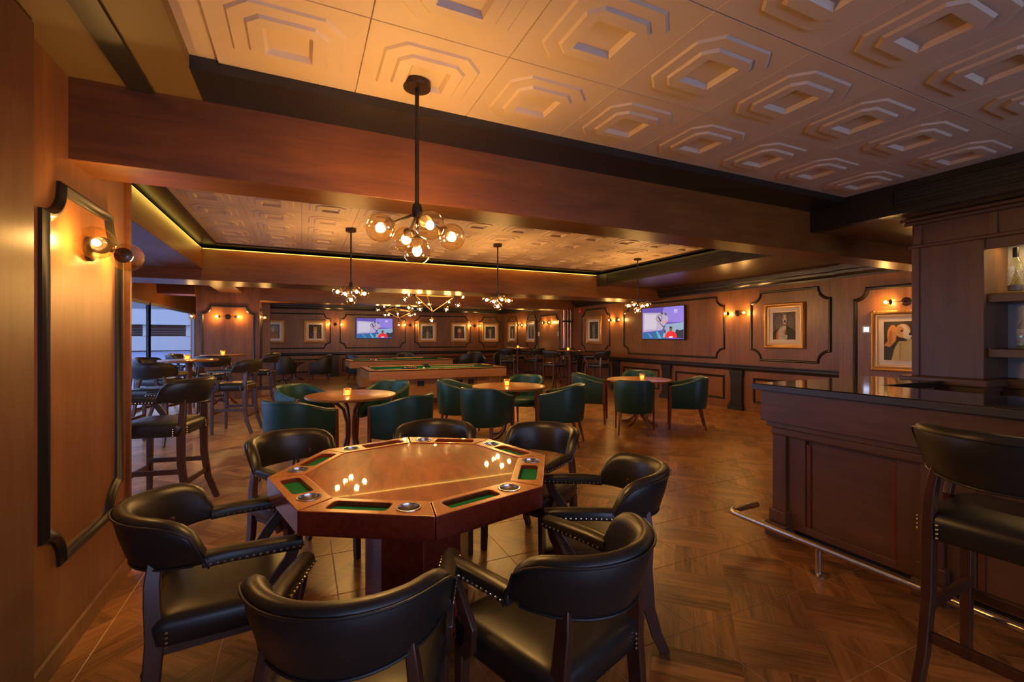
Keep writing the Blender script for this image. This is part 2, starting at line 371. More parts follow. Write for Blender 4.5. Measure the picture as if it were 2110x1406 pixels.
def scallop(w, h_, r, c=(0, 0), n=7):
    # rectangle with concave quarter-circle corners, going clockwise seen from the front (so 'o' points outwards)
    cx, cz = c; out = []
    for (sx, sz) in ((-1, 1), (1, 1), (1, -1), (-1, -1)):
        X, Z = cx+sx*w/2, cz+sz*h_/2
        if (sx, sz) == (-1, 1): seq = [(-90+90*k/n) for k in range(n+1)]
        elif (sx, sz) == (1, 1): seq = [(180+90*k/n) for k in range(n+1)]
        elif (sx, sz) == (1, -1): seq = [(90+90*k/n) for k in range(n+1)]
        else: seq = [(0+90*k/n) for k in range(n+1)]
        for q in seq: out.append((X+r*math.cos(R(q)), Z+r*math.sin(R(q))))
    return out
MP = [(-.022, 0), (-.022, .010), (-.012, .016), (-.004, .026), (.006, .028), (.014, .018), (.022, .012), (.022, 0)]
def moulding(parent, loc, rz, w_, h_, r=.13, k=1.0, name='panel_moulding'):
    m = MB(); m.frame(scallop(w_, h_, r), [(o*k, d*k) for o, d in MP]); return m.build(name, M['dark'], parent, loc=loc, rz=rz, ang=50)
def plainframe(parent, loc, rz, w_, h_, k=1.0):
    m = MB(); m.frame([(-w_/2, -h_/2), (-w_/2, h_/2), (w_/2, h_/2), (w_/2, -h_/2)], [(o*k, d*k) for o, d in MP]); return m.build('wainscot_moulding', M['dark'], parent, loc=loc, rz=rz, ang=50)
moulding(WL, (-.985, 2.965, 1.29), R(90), .85, 1.66, .155, 1.15)
MB().box(-.99, -.965, 3.55, 3.58, 0, 2.75).build('corner_bead', M['beam_y'], WL, smooth=False)
MB().box(-1.0, -.93, YF, 2.36, 0, 2.66).build('end_post', M['bar_v'], WL, bevel=.012, smooth=False)
# right wall mouldings (y centre, z centre)
for (y0, y1) in ((4.65, 6.11), (6.74, 9.98), (10.62, 12.05)): moulding(WR, (7.98, (y0+y1)/2, 1.665), R(-90), y1-y0, 1.28, .2)
moulding(WR, (7.98, 15.49, 1.665), R(-90), .86, 1.26, .16); moulding(WR, (7.98, 17.2, 1.665), R(-90), .95, 1.26, .16)
moulding(WRN, (7.9, 3.55, 1.2), R(-90), 1.36, 2.0, .17, 1.25)
for (x0, x1) in ((-2.0, .96), (1.31, 3.74), (4.12, 6.47), (6.86, 7.86)): moulding(WB, ((x0+x1)/2, YB, 1.69), 0, x1-x0, 1.26, .2)
moulding(PI, (-1.555, 12.5, 1.2), 0, 1.04, 1.96, .17)
moulding(PI, (-.92, 12.8, 1.2), R(90), .42, 1.96, .1, .8)
# rails, crowns, baseboards, black pilasters
def rail_profile(): return [(0, 0), (.02, 0), (.03, .03), (.045, .05), (.045, .085), (.055, .1), (.055, .118), (0, .118)]
def run(parent, name, p0, p1, nrm, prof, mat):
    d = (Vector(p1)-Vector(p0)).normalized(); rings = []
    for p in (p0, p1): rings.append([(p[0]+nrm[0]*a, p[1]+nrm[1]*a, p[2]+b) for a, b in prof])
    return MB().loft(rings).build(name, mat, parent, smooth=False)
CROWN = [(0, 0), (.03, 0), (.035, .03), (.06, .045), (.085, .07), (.09, .11), (.115, .125), (.12, .19), (0, .19)]
run(WR, 'chair_rail', (7.98, 4.47, .79), (7.98, YB, .79), (-1, 0), rail_profile(), M['dark'])
run(WB, 'chair_rail', (-2.9, YB, .79), (7.98, YB, .79), (0, -1), rail_profile(), M['dark'])
run(WR, 'crown_moulding', (7.98, 4.47, 2.41), (7.98, 12.4, 2.41), (-1, 0), CROWN, M['dark'])
run(WR, 'crown_moulding', (7.98, 14.3, 2.47), (7.98, YB, 2.47), (-1, 0), CROWN, M['dark'])
run(WRN, 'crown_moulding', (7.9, 3.08, 2.41), (7.9, 4.5, 2.41), (-1, 0), CROWN, M['dark'])
run(WB, 'crown_moulding', (-2.9, YB, 2.47), (7.98, YB, 2.47), (0, -1), CROWN, M['dark'])
SK = [(0, 0), (.018, 0), (.018, .09), (.01, .1), (0, .1)]
def trim(name, *a):
    o = run(None, name, *a); tag(o, kind='structure')
trim('baseboard_right', (7.98, 4.47, 0), (7.98, 12.6, 0), (-1, 0), SK, M['wall'])
trim('baseboard_back', (-2.9, YB, 0), (7.98, YB, 0), (0, -1), SK, M['wall'])
trim('baseboard_left', (-.985, YF, 0), (-.985, 3.57, 0), (1, 0), SK, M['wall'])
def pilaster(parent, loc, rz):
    w_ = .13
    m = MB()
    m.box(-w_-.04, w_+.04, -.10, 0, 0, .07).box(-w_-.025, w_+.025, -.085, 0, .07, .10).box(-w_-.01, w_+.01, -.07, 0, .10, .16).box(-w_, w_, -.055, 0, .16, .66).box(-w_-.01, w_+.01, -.065, 0, .66, .72).box(-w_-.02, w_+.02, -.075, 0, .72, .79)
    m.build('pilaster', M['dark'], parent, loc=loc, rz=rz, smooth=False, bevel=.004)
for y in (6.42, 8.36, 10.3, 12.2): pilaster(WR, (7.98, y, 0), R(-90))
for (y0, y1) in ((4.62, 6.05), (6.75, 8.08), (8.66, 9.98), (10.6, 11.95)): plainframe(WR, (7.98, (y0+y1)/2, .42), R(-90), y1-y0, .45)
for x in (1.12, 3.93, 6.66, -1.3): pilaster(WB, (x, YB, 0), 0)
for (x0, x1) in ((-1.0, .85), (1.4, 3.65), (4.2, 6.4), (6.95, 7.8)): plainframe(WB, ((x0+x1)/2, YB, .42), 0, x1-x0, .45)
# column with copper tubes
CO = wallbox('wall_column', (7.6, 8.0, 12.6, 14.25, 0, 2.62))
moulding(CO, (7.6, 13.5, 1.15), R(-90), 1.46, 2.1, .2)
for k in range(3): MB().box(7.6-.02-.02*k, 7.98, 12.58-.02*k, 14.27+.01*k, 2.40+.07*k, 2.425+.07*k).build('capital_band', M['copper'] if k < 3 else M['dark'], CO, smooth=False)
MB().box(7.585, 7.98, 12.57, 14.26, 2.36, 2.395).build('capital', M['dark'], CO, smooth=False)
for x in (7.63, 7.68, 7.79, 7.90): MB().tube([(x, 12.575, .6), (x, 12.575, 2.36)], .014, 8).build('copper_tube', M['copper'], CO)
MB().box(7.6, 7.96, 12.55, 12.6, 1.95, 2.0).build('tube_bracket', M['black'], CO, smooth=False)

# ------------------------------------------------------------------ outside the windows
t = MB().box(-90, XL-.12, -20, 120, -.3, -.1).build('ground_outside', M['water'], smooth=False); tag(t, kind='structure')
b = empty('waterside_building', (-22, 62, 0), R(8), label='long white building with railed terrace seen through the left windows', cat='building')
MB().box(-30, 26, 0, 8, 0, 1.6).build('quay_wall', M['ext_white'], b, smooth=False)
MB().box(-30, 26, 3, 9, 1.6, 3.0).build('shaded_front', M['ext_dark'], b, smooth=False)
MB().box(-30, 26, -.5, 9, 2.9, 4.6).build('white_fascia', M['ext_white'], b, smooth=False)
MB().box(-30, 26, 1, 9, 4.6, 9).build('upper_storey', M['ext_grey'], b, smooth=False)
MB().box(-30, 26, 0, 10, 9, 9.6).build('roof', M['ext_white'], b, smooth=False)
for k in range(15): MB().box(-29+k*3.9, -28.5+k*3.9, -.1, .4, 1.6, 2.95).build('post', M['ext_white'], b, smooth=False)
rl = MB()
for z in (1.85, 2.1, 2.4): rl.box(-30, 26, -.06, 0, z, z+.06)
rl.build('railing', M['ext_dark'], b, smooth=False)

# ------------------------------------------------------------------ octagonal card table
def poker_table():
    cx, cy = .564, 2.41
    t = empty('card_table', (cx, cy, 0), R(-98), label='octagonal red mahogany card table with green chip trays, nearest the camera', cat='table')
    V = lambda r, k: (r*math.cos(R(45*k)), r*math.sin(R(45*k)))
    Ro, Ri = .725, .555
    ap_o, ap_i = Ro*math.cos(R(22.5)), Ri*math.cos(R(22.5))
    MB().prism([V(Ri+.005, k) for k in range(8)], .735, .7655).build('inlaid_top', M['mahog_top'], t, smooth=False)
    for k in range(8):
        a = R(45*k+22.5)
        # rail segment in a local frame: X along the edge (counter-clockwise), Y outward
        def loc2(p, z=None):
            x, y = p; return (math.cos(a)*y-math.sin(a)*x, math.sin(a)*y+math.cos(a)*x, z)
        g = .0015; to, ti = Ro*math.sin(R(22.5))-g, Ri*math.sin(R(22.5))-g
        outer = [(-to, ap_o), (to, ap_o), (ti, ap_i), (-ti, ap_i)]
        # tray hole (rectangle) on the clockwise side, cup hole on the other
        tx0, tx1, ty0, ty1 = -.185, .065, ap_i+.035, ap_o-.035
        cc = (.145, (ap_i+ap_o)/2); cr = .044; nc = 16
        me = bpy.data.meshes.new('rail_top')
        import bmesh
        bm = bmesh.new()
        vo = [bm.verts.new(loc2(p, .770)) for p in outer]
        rx = .018
        hole = []
        for (X, Y, q0) in ((tx1-rx, ty1-rx, 0), (tx0+rx, ty1-rx, 90), (tx0+rx, ty0+rx, 180), (tx1-rx, ty0+rx, 270)):
            for q in (0, 30, 60, 90): hole.append((X+rx*math.cos(R(q0+q)), Y+rx*math.sin(R(q0+q))))
        vh = [bm.verts.new(loc2(p, .770)) for p in hole]
        vc = [bm.verts.new(loc2((cc[0]+cr*math.cos(2*math.pi*i/nc), cc[1]+cr*math.sin(2*math.pi*i/nc)), .770)) for i in range(nc)]
        es = []
        for L_ in (vo, vh, vc):
            for i in range(len(L_)): es.append(bm.edges.new((L_[i], L_[(i+1) % len(L_)])))
        bmesh.ops.triangle_fill(bm, use_beauty=True, edges=es)
        # walls of the outline, going down
        lo = [bm.verts.new(loc2(p, .675)) for p in outer]
        for i in range(4): bm.faces.new((vo[i], vo[(i+1) % 4], lo[(i+1) % 4], lo[i]))
        bm.faces.new(lo)
        lh = [bm.verts.new(loc2(p, .735)) for p in hole]
        for i in range(16): bm.faces.new((vh[i], vh[(i+1) % 16], lh[(i+1) % 16], lh[i]))
        lc = [bm.verts.new((v.co.x, v.co.y, .735)) for v in vc]
        for i in range(nc): bm.faces.new((vc[i], vc[(i+1) % nc], lc[(i+1) % nc], lc[i]))
        bmesh.ops.recalc_face_normals(bm, faces=bm.faces)
        bm.to_mesh(me); bm.free(); me.materials.append(M['rail']); me.materials.append(M['mahog'])
        for p in me.polygons:
            if abs(p.normal.z) < .5: p.material_index = 1
        o = bpy.data.objects.new('rail_segment', me); C.objects.link(o); o.parent = t
        bv = o.modifiers.new('bevel', 'BEVEL'); bv.width = .005; bv.segments = 2; bv.limit_method = 'ANGLE'
        m = MB(); m.add([loc2(p, .748) for p in hole], [tuple(range(16))]); m.build('felt_tray', M['felt'], o, smooth=False)
        c3 = loc2(cc, 0)
        m = MB(); m.T = Matrix.Translation((c3[0], c3[1], 0))
        m.lathe([(.030, .700), (.040, .703), (.0415, .765), (.044, .773), (.050, .7735), (.051, .7705)], 24); m.f.pop(); m.m.pop()
        m.build('cup_holder', M['steel'], o)
    # apron skirt in one ring
    sk = MB()
    sk.loft([[(*V(Ro-.002, k), .672) for k in range(8)], [(*V(Ro-.002, k), .678) for k in range(8)]], True, False)
    sk.build('underside', M['mahog'], t, smooth=False)
    MB().prism([V(.27, k) for k in range(8)], .03, .672).build('pedestal', M['mahog'], t, smooth=False, bevel=.003)
    for z0, z1 in ((0, .05), (.64, .672)): MB().prism([V(.31, k) for k in range(8)], z0, z1).build('pedestal_collar', M['mahog'], t, smooth=False, bevel=.004)
    MB().tube([(-.30, 0, .671), (.30, 0, .671)], .012).build('brace', M['black'], t)
poker_table()

# ------------------------------------------------------------------ captain chairs and bar stools
def rbox_ring(hx, hy, r, z, front=0, n=4):
    out = []
    for (sx, sy, q0) in ((1, 1, 0), (-1, 1, 90), (-1, -1, 180), (1, -1, 270)):
        for k in range(n+1):
            q = R(q0+90*k/n); y = sy*(hy-r)+r*math.sin(q); x = sx*(hx-r)+r*math.cos(q)
            out.append((x*(1+front*y/hy), y, z))
    return out
def captain(kind, seat_z, wood_m, name, lean=.034, leather='leather', seatm='leather_seat'):
    t = empty(name)
    S = seat_z; tall = S > .6
    # seat
    m = MB(); hx, hy = .248, .245
    m.loft([rbox_ring(hx-.012, hy-.012, .05, S-.115, .04), rbox_ring(hx, hy, .05, S-.105, .04), rbox_ring(hx+.006, hy+.006, .055, S-.04, .04), rbox_ring(hx-.004, hy-.004, .055, S-.014, .04), rbox_ring(hx-.035, hy-.035, .06, S-.001, .04), rbox_ring(hx-.12, hy-.12, .07, S+.008, .04)])
    m.build('seat', M[leather], t, ang=60)
    # backrest pad
    na = 22; A0 = 84; rx, ry, cy = .226, .245, -.045
    rings = []; pipe = []; pipe2 = []
    ztop_c, zbot_c = S+.358, S+.142
    for k in range(na+1):
        f = -1+2*k/na; a = R(-90+A0*f); e = abs(f)
        endf = max(0, (e-.60)/.40)
        zt = ztop_c-.15*(1-math.sqrt(max(0, 1-endf**2.4)))-.015*e
        zb = zbot_c+.022*min(1, e*1.15)**1.5
        Tk = .058 if e < .93 else .052
        ln = lean*(1-.6*e)
        hgt = zt-zb
        prof = [(.006, 0), (0, .12), (.004, .45), (.0, .78), (.010, .93), (.030, 1.0), (Tk-.004, .965), (Tk+.008, .86), (Tk+.002, .5), (Tk-.010, .15), (Tk-.020, .0)]
        d = Vector((math.cos(a), math.sin(a), 0))
        # shrink the two end rings into a rounded end
        ring = []
        for (o, z) in prof:
            rr = o+ln*z
            ring.append((d.x*(rx+rr), cy+d.y*(ry+rr), zb+hgt*z))
        if k in (0, na):
            cgx = sum(p[0] for p in ring)/len(ring); cgy = sum(p[1] for p in ring)/len(ring); cgz = sum(p[2] for p in ring)/len(ring)
            ring = [(cgx+(p[0]-cgx)*.82, cgy+(p[1]-cgy)*.82, cgz+(p[2]-cgz)*.86) for p in ring]
            ring = [(p[0], p[1]+.012, p[2]) for p in ring]
        else:
            pipe.append((d.x*(rx+Tk+.011+ln*.88), cy+d.y*(ry+Tk+.011+ln*.88), zb+hgt*.88)); pipe2.append((d.x*(rx+Tk-.016), cy+d.y*(ry+Tk-.016), zb+.002))
        rings.append(ring)
    for pp_, kk in ((0, 0), (-1, na)):
        f = -1+2*kk/na; a = R(-90+A0*f); d = Vector((math.cos(a), math.sin(a), 0)); e_ = rings[kk]
        zs = sorted(p[2] for p in e_); z1, z0 = zs[-1], zs[0]
        add = [(d.x*(rx+.058), cy+d.y*(ry+.058)+.012, z1-.035), (d.x*(rx+.052), cy+d.y*(ry+.052)+.016, z0+.03), (d.x*(rx+.04), cy+d.y*(ry+.04)+.014, z0+.004)]
        pipe = add[::-1]+pipe if kk == 0 else pipe+add
    m = MB(); m.loft(rings); bk = m.build('backrest', M[leather], t, ang=60)
    MB().tube(pipe, .0045, 6).build('piping', M[leather], bk); MB().tube(pipe2, .0045, 6).build('piping', M[leather], bk)
    zr = S+.16; za = S+.185
    for s in (-1, 1):
        # padded arm
        pts = [(s*.254, -.085, za), (s*.258, 0, za+.004), (s*.262, .12, za+.002), (s*.264, .245, za-.004)]
        prof = [(-.030, -.026), (.030, -.026), (.033, -.006), (.028, .014), (.012, .024), (-.012, .024), (-.028, .014), (-.033, -.006)]
        m = MB(); m.sweep(pts, prof, [1, 1, 1, .96]); arm = m.build('arm', M[leather], t, ang=50, bevel=.004)
        m = MB()
        for q in range(14):
            y = -.06+q*.0228; fx = .256+.03*max(0, y)
            for e in (-1, 1): m.ball((s*fx+e*.0335, y, za-.012), .0056, 6, 4)
        for q in range(3): m.ball((s*.264-.018+.018*q, .2475, za-.017), .0048, 6, 4)
        tag(m.build('nail_trim', M['nail'], arm), kind='stuff')
        # arm support: S-shaped
        pts = [(s*.264, .215, za-.028), (s*.266, .20, za-.07), (s*.268, .155, za-.13), (s*.266, .115, za-.19), (s*.262, .125, za-.26), (s*.256, .165, S-.12)]
        m = MB(); m.sweep(pts, RECT(.026, .046), [.9, .95, 1, 1.05, 1.1, 1.1], side=(1, 0, 0)); m.build('arm_support', M[wood_m], t, bevel=.004)
        # front leg
        m = MB(); m.sweep([(s*.232, .205, S-.1), (s*.236, .212, 0)], RECT(.044, .044), [1, .8], side=(1, 0, 0)); m.build('leg', M[wood_m], t, bevel=.004)
        # rear leg, raked and rising into the back
        if tall: pts = [(s*.178, -.228, S+.22), (s*.195, -.236, S+.11), (s*.206, -.232, S+.03), (s*.21, -.225, S-.08), (s*.212, -.228, S*.55), (s*.216, -.26, S*.25), (s*.222, -.33, 0)]
        else: pts = [(s*.178, -.228, S+.22), (s*.195, -.238, S+.11), (s*.205, -.236, S+.03), (s*.21, -.228, S-.08), (s*.213, -.24, S*.45), (s*.218, -.275, S*.18), (s*.222, -.315, 0)]
        m = MB(); m.sweep(pts, RECT(.034, .052), [.75, .95, 1, 1.1, 1.05, .95, .85], side=(1, 0, 0)); m.build('leg', M[wood_m], t, bevel=.004)
        m = MB()
        for q in range(4):
            for (xx, yy) in ((s*.178, -.255), (s*.262, -.19)): m.ball((xx, yy, S-.10+.017*q), .0055, 6, 4)
        tag(m.build('nail_trim', M['nail'], t), kind='stuff')
    if tall:
        MB().box(-.22, .22, .20, .23, .28, .325).build('footrest', M[wood_m], t, smooth=False, bevel=.006)
        for s in (-1, 1): MB().box(s*.222-.013, s*.222+.013, -.25, .21, .34, .38).build('stretcher', M[wood_m], t, smooth=False, bevel=.004)
        MB().box(-.21, .21, -.262, -.236, .24, .28).build('stretcher', M[wood_m], t, smooth=False, bevel=.004)
    else:
        MB().box(-.215, .215, -.205, .19, S-.15, S-.112).build('seat_frame', M[wood_m], t, smooth=False)
    return t
GC = 'black leather captain chairs round the octagonal card table'
chair0 = captain('chair', .46, 'cwood', 'captain_chair')
spots = [((.176, 1.51), 69, 'black leather captain chair with its back to the camera, nearest the bottom edge'),
 ((.815, 1.45), 109, 'black leather captain chair right of the nearest one, seat facing the table'),
 ((-.27, 2.24), 6, 'black leather captain chair at the left corner, beside the wood-panelled wall'),
 ((.02, 3.20), -58, 'black leather captain chair at the far left of the octagonal table'),
 ((.86, 3.16), -106, 'black leather captain chair directly behind the octagonal table, only its top rim seen'),
 ((1.43, 2.80), -151, 'black leather captain chair at the far right of the octagonal table'),
 ((1.35, 1.95), 151, 'black leather captain chair on the right with both arms pointing at the table')]
used = False
for (x, y), a, lb in spots:
    place(chair0, used, (x, y, 0), R(a-90), label=lb, cat='chair', group=GC); used = True
stool0 = captain('stool', .76, 'cwood', 'bar_stool')
GS = 'high black leather captain stools'
st = [((2.53, .76), 3, 'tall black leather stool pulled up to the bar counter at right'),
 ((-1.07, 4.75), 168, 'tall black leather stool partly hidden by the left wall edge, nearest on the left'),
 ((-1.82, 7.75), 80, 'high black stool by the window, its back to the camera'),
 ((-2.2, 9.55), -20, 'high black stool between the first window table and the glass'),
 ((-.95, 8.2), 165, 'high black stool on the right side of the first window table'),
 ((-.80, 11.2), 172, 'high black stool right of the panelled pillar table'),
 ((-1.55, 10.35), 95, 'high black stool in front of the panelled pillar table'),
 ((-2.2, 11.6), -10, 'high black stool left of the panelled pillar table'),
 ((7.2, 10.15), 115, 'high black stool in front of the red alarm, back to the television wall'),
 ((6.35, 10.9), 10, 'high black stool left of the table by the copper tubes'),
 ((7.45, 12.0), -115, 'high black stool behind the table by the copper tubes'),
 ((6.05, 13.4), 60, 'high black stool with pale legs right of the near pool table'),
 ((6.95, 13.35), 120, 'high black stool before the door-like panel and wall switches'),
 ((7.3, 15.5), -90, 'high black stool beneath the two far right portraits')]
used = False
for (x, y), a, lb in st:
    place(stool0, used, (x, y, 0), R(a-90), label=lb, cat='stool', group=GS); used = True

# ------------------------------------------------------------------ green tub chairs and round tables
def tub(name, leather, inner, wood_m, rx=.285, ry=.27, zb=.33, zt=.825, za=.70, star=False, th=.045):
    t = empty(name)
    path = []
    n = 18; L0 = .24
    for k in range(3): path.append((rx-.005*(2-k)/2, L0-(L0+.0)*k/3, 0, -1))
    base = [(rx, .24), (rx, .12), (rx, .0)]
    arc = [(rx*math.cos(R(q)), -.03+ry*math.sin(R(q))) for q in [-10-160*k/(n) for k in range(n+1)]]
    pl = base+arc+[(-x, y) for x, y in base[::-1]]
    N_ = len(pl); lens = [0]
    for i in range(1, N_): lens.append(lens[-1]+math.dist(pl[i], pl[i-1]))
    rings = []; pp = []
    for i, (x, y) in enumerate(pl):
        p0, p1 = Vector(pl[max(0, i-1)]), Vector(pl[min(N_-1, i+1)]); d = (p1-p0).normalized(); nn = Vector((-d.y, d.x))
        if nn.dot(Vector((x, y+.03))) < 0: nn = -nn
        f = lens[i]/lens[-1]; s = math.sin(math.pi*f); top = za+(zt-za)*min(1, s*1.15)**1.6
        fl_ = .022
        prof = [(-th*.5, zb+.01, -.03), (-th*.5, zb+.2, -.012), (-th*.5, top-.05, .0), (-th*.42, top-.018, .0), (0, top, 0), (th*.42, top-.012, 0), (th*.5, top-.04, 0), (th*.5, zb+.2, -.010), (th*.5, zb+.015, -.030), (th*.35, zb, -.035), (-th*.3, zb, -.035)]
        rings.append([(x+nn.x*(o+ln), y+nn.y*(o+ln), z) for o, z, ln in prof])
        pp.append((x+nn.x*(th*.5+.001), y+nn.y*(th*.5+.001), top-.028))
    m = MB(); m.loft(rings); sh = m.build('tub_shell', M[leather], t, ang=50)
    MB().tube(pp, .004, 6).build('piping', M[leather], sh)
    m = MB(); hx = rx-th*.5-.012
    rr_ = .19
    def seat_ring(e, z): return [(x*(1-.10*max(0, -y/.24)), y, z) for x, y, z in rbox_ring(hx-.006-e, .235-e, rr_-e*.6, z)]
    m.loft([seat_ring(.03, zb+.004), seat_ring(.004, zb+.02), seat_ring(.0, zb+.11), seat_ring(.02, zb+.135), seat_ring(.08, zb+.145)])
    m.build('seat', M[inner], t, ang=60)
    if not star:
        for s in (-1, 1):
            m = MB(); m.sweep([(s*rx, .262, za-.012), (s*rx, .265, .35), (s*(rx+.005), .275, 0)], RECT(.030, .042), [1, 1.05, .62], side=(1, 0, 0)); m.build('leg', M[wood_m], t, bevel=.004)
            m = MB(); m.sweep([(s*.19, -.19, zb+.01), (s*.21, -.27, 0)], RECT(.04, .04), [1, .58], side=(1, 0, 0)); m.build('leg', M[wood_m], t, bevel=.004)
    else:
        MB().tube([(0, 0, .1), (0, 0, zb+.01)], .025).build('column', M['black'], t)
        for k in range(4):
            a = R(45+90*k); m = MB(); m.sweep([(0, 0, .12), (.2*math.cos(a), .2*math.sin(a), .06), (.27*math.cos(a), .27*math.sin(a), .0)], RECT(.03, .03), [1, .9, .8]); m.build('leg', M['black'], t)
    return t
tub0 = tub('tub_chair', 'green', 'green_in', 'rwood')
TB = [((.55, 5.88), 'left'), ((2.72, 6.0), 'middle'), ((5.15, 6.05), 'right')]
def cafe_table(name, r, hz, wood_t, wood_l, tall=False):
    t = empty(name)
    m = MB(); m.lathe([(r-.02, hz-.032), (r-.003, hz-.026), (r, hz-.012), (r-.006, hz-.002), (r-.014, hz)], 48); m.build('table_top', M[wood_t], t)
    if not tall:
        for k in range(4):
            a = R(20+90*k); c_, s_ = math.cos(a), math.sin(a)
            P_ = [(.33, hz-.035), (.22, hz-.06), (.10, hz-.17), (.055, .42), (.055, .25), (.09, .12), (.20, .04), (.33, .012)]
            m = MB(); m.sweep([(c_*q, s_*q, z) for q, z in P_], RECT(.034, .034), 1, side=(-s_, c_, 0)); m.build('leg', M[wood_l], t, bevel=.008)
    else:
        m = MB(); m.lathe([(.055, .06), (.05, .12), (.042, .3), (.04, .7), (.05, hz-.1), (.06, hz-.03)], 16); m.build('column', M[wood_l], t)
        for k in range(4):
            a = R(45+90*k); c_, s_ = math.cos(a), math.sin(a)
            m = MB(); m.sweep([(c_*q, s_*q, z) for q, z in ((.03, .16), (.12, .15), (.22, .07), (.30, .02))], RECT(.04, .05), [1, 1, .9, .9], side=(-s_, c_, 0)); m.build('leg', M[wood_l], t, bevel=.006)
    return t
ctab = cafe_table('cafe_table', .53, .755, 'ttop', 'rwood')
used = False
for (x, y), nm in TB:
    place(ctab, used, (x, y, 0), 0, label={'left': 'round wooden table with curved legs, leftmost of the three among green chairs', 'middle': 'round wooden table in the middle green chair group, straw beside its candle', 'right': 'round wooden table in the green chair group nearest the television wall'}[nm], cat='table', group='round low tables in the green chair groups'); used = True
used = False
off = {'left': [((-.60, -.62), 42, 'front left'), ((.52, -.66), 132, 'front right'), ((-.55, .72), -50, 'back left'), ((.55, .78), -135, 'back right')],
       'middle': [((-.57, -.50), 42, 'front'), ((.52, -.62), 138, 'right'), ((-.60, .50), -28, 'left'), ((.62, .74), -135, 'back')],
       'right': [((-.56, -.54), 48, 'front'), ((.50, -.56), 138, 'right'), ((-.58, .60), -40, 'left'), ((.60, .72), -135, 'back')]}
tn = {'left': 'leftmost round table', 'middle': 'middle round table', 'right': 'round table nearest the television wall'}
for (x, y), nm in TB:
    for (dx, dy), a, w_ in off[nm]:
        place(tub0, used, (x+dx, y+dy, 0), R(a-90), label='green leather tub chair at the %s side of the %s' % (w_, tn[nm]), cat='chair', group='green leather tub chairs'); used = True
htab = cafe_table('bar_table', .42, 1.09, 'ttop', 'rwood', True)
HT = [((-1.68, 9.0), 'high round bar table by the windows, nearest of the two'), ((-1.5, 11.35), 'high round bar table in front of the panelled pillar'),
      ((7.05, 11.25), 'high round bar table beside the copper-tubed column'), ((7.05, 14.75), 'high round bar table beneath the far right portraits')]
used = False
for (x, y), lb in HT:
    place(htab, used, (x, y, 0), 0, label=lb, cat='table', group='high round bar tables'); used = True
# candle holders
def candle():
    t = empty('candle_holder')
    MB().lathe([(.036, 0), (.040, .004), (.041, .085), (.038, .085), (.037, .008), (.001, .006)], 16).build('glass', M['globe'], t)
    MB().lathe([(.030, .007), (.031, .055), (.02, .06), (.001, .058)], 12).build('glowing_candle', M['flame'], t)
    m = MB()
    for k in range(8):
        for s in (-1, 1):
            pts = [(.043*math.cos(R(45*k+s*q*11.25)), .043*math.sin(R(45*k+s*q*11.25)), .004+.078*q/4) for q in range(5)]; m.tube(pts, .0018, 4)
    for z in (.004, .083): m.tube([(.043*math.cos(R(q)), .043*math.sin(R(q)), z) for q in range(0, 361, 30)], .002, 4)
    m.build('gold_lattice', M['gold2'], t)
    return t
cd0 = candle(); used = False
cpos = [((.50, 5.80, .755), 'gold lattice candle glass on the leftmost round table'), ((2.70, 6.02, .755), 'glowing candle glass on the middle round table'), ((5.17, 6.0, .755), 'glowing candle glass on the round table nearest the television wall'),
        ((-1.70, 8.98, 1.09), 'gold candle glass on the nearer window bar table'), ((-1.52, 11.35, 1.09), 'candle glass on the bar table before the pillar'), ((6.95, 11.2, 1.09), 'candle glass on the bar table by the copper tubes'), ((7.05, 14.75, 1.09), 'candle glass on the far right bar table')]
for p, lb in cpos:
    c_ = place(cd0, used, p, 0, label=lb, cat='candle', group='candle holders'); used = True
    point((p[0], p[1], p[2]+.10), P_CANDLE, None, .01, (1, .5, .1), 'candle_light')
tag(MB().tube([(2.50, 5.98, .757), (2.59, 6.0, .80)], .003, 5).build('drinking_straw', M['white']), 'thin white stirrer beside the candle on the middle table', 'straw')

# ------------------------------------------------------------------ lounge armchairs and low tables at the back
lounge0 = tub('lounge_chair', 'navy', 'navy', 'cwood', .34, .32, .24, .88, .62, th=.10)
used = False
for (x, y), a, lb in [((.55, 16.6), 170, 'dark leather armchair facing left under the candle-lit back wall, left of the pool tables'), ((1.75, 16.3), 20, 'dark leather armchair right behind the left end of the far pool table'),
        ((3.5, 16.9), -90, 'dark leather armchair behind the middle of the far pool table'), ((5.2, 15.6), 190, 'dark leather armchair past the right end of the far pool table'), ((6.3, 17.1), -95, 'dark leather armchair under the rightmost back wall portrait'),
        ((7.4, 16.9), -120, 'dark leather armchair in the far right corner')]:
    place(lounge0, used, (x, y, 0), R(a-90), label=lb, cat='armchair', group='dark lounge armchairs at the back'); used = True
tag(tub('swivel_armchair', 'navy', 'navy', 'cwood', .31, .30, .30, .88, .62, star=True, th=.09), 'dark armchair on a star base turned to the back wall', 'armchair')
bpy.data.objects['swivel_armchair'].location = (-.55, 16.2, 0); bpy.data.objects['swivel_armchair'].rotation_euler = (0, 0, R(70-90))
lt0 = cafe_table('lounge_table', .38, .62, 'cwood', 'cwood', False); used = False
for (x, y), lb in [((-.25, 17.1), 'low dark round table between the left lounge armchairs'), ((4.3, 16.6), 'low dark round table behind the far pool table')]:
    place(lt0, used, (x, y, 0), 0, label=lb, cat='table', group='low lounge tables'); used = True

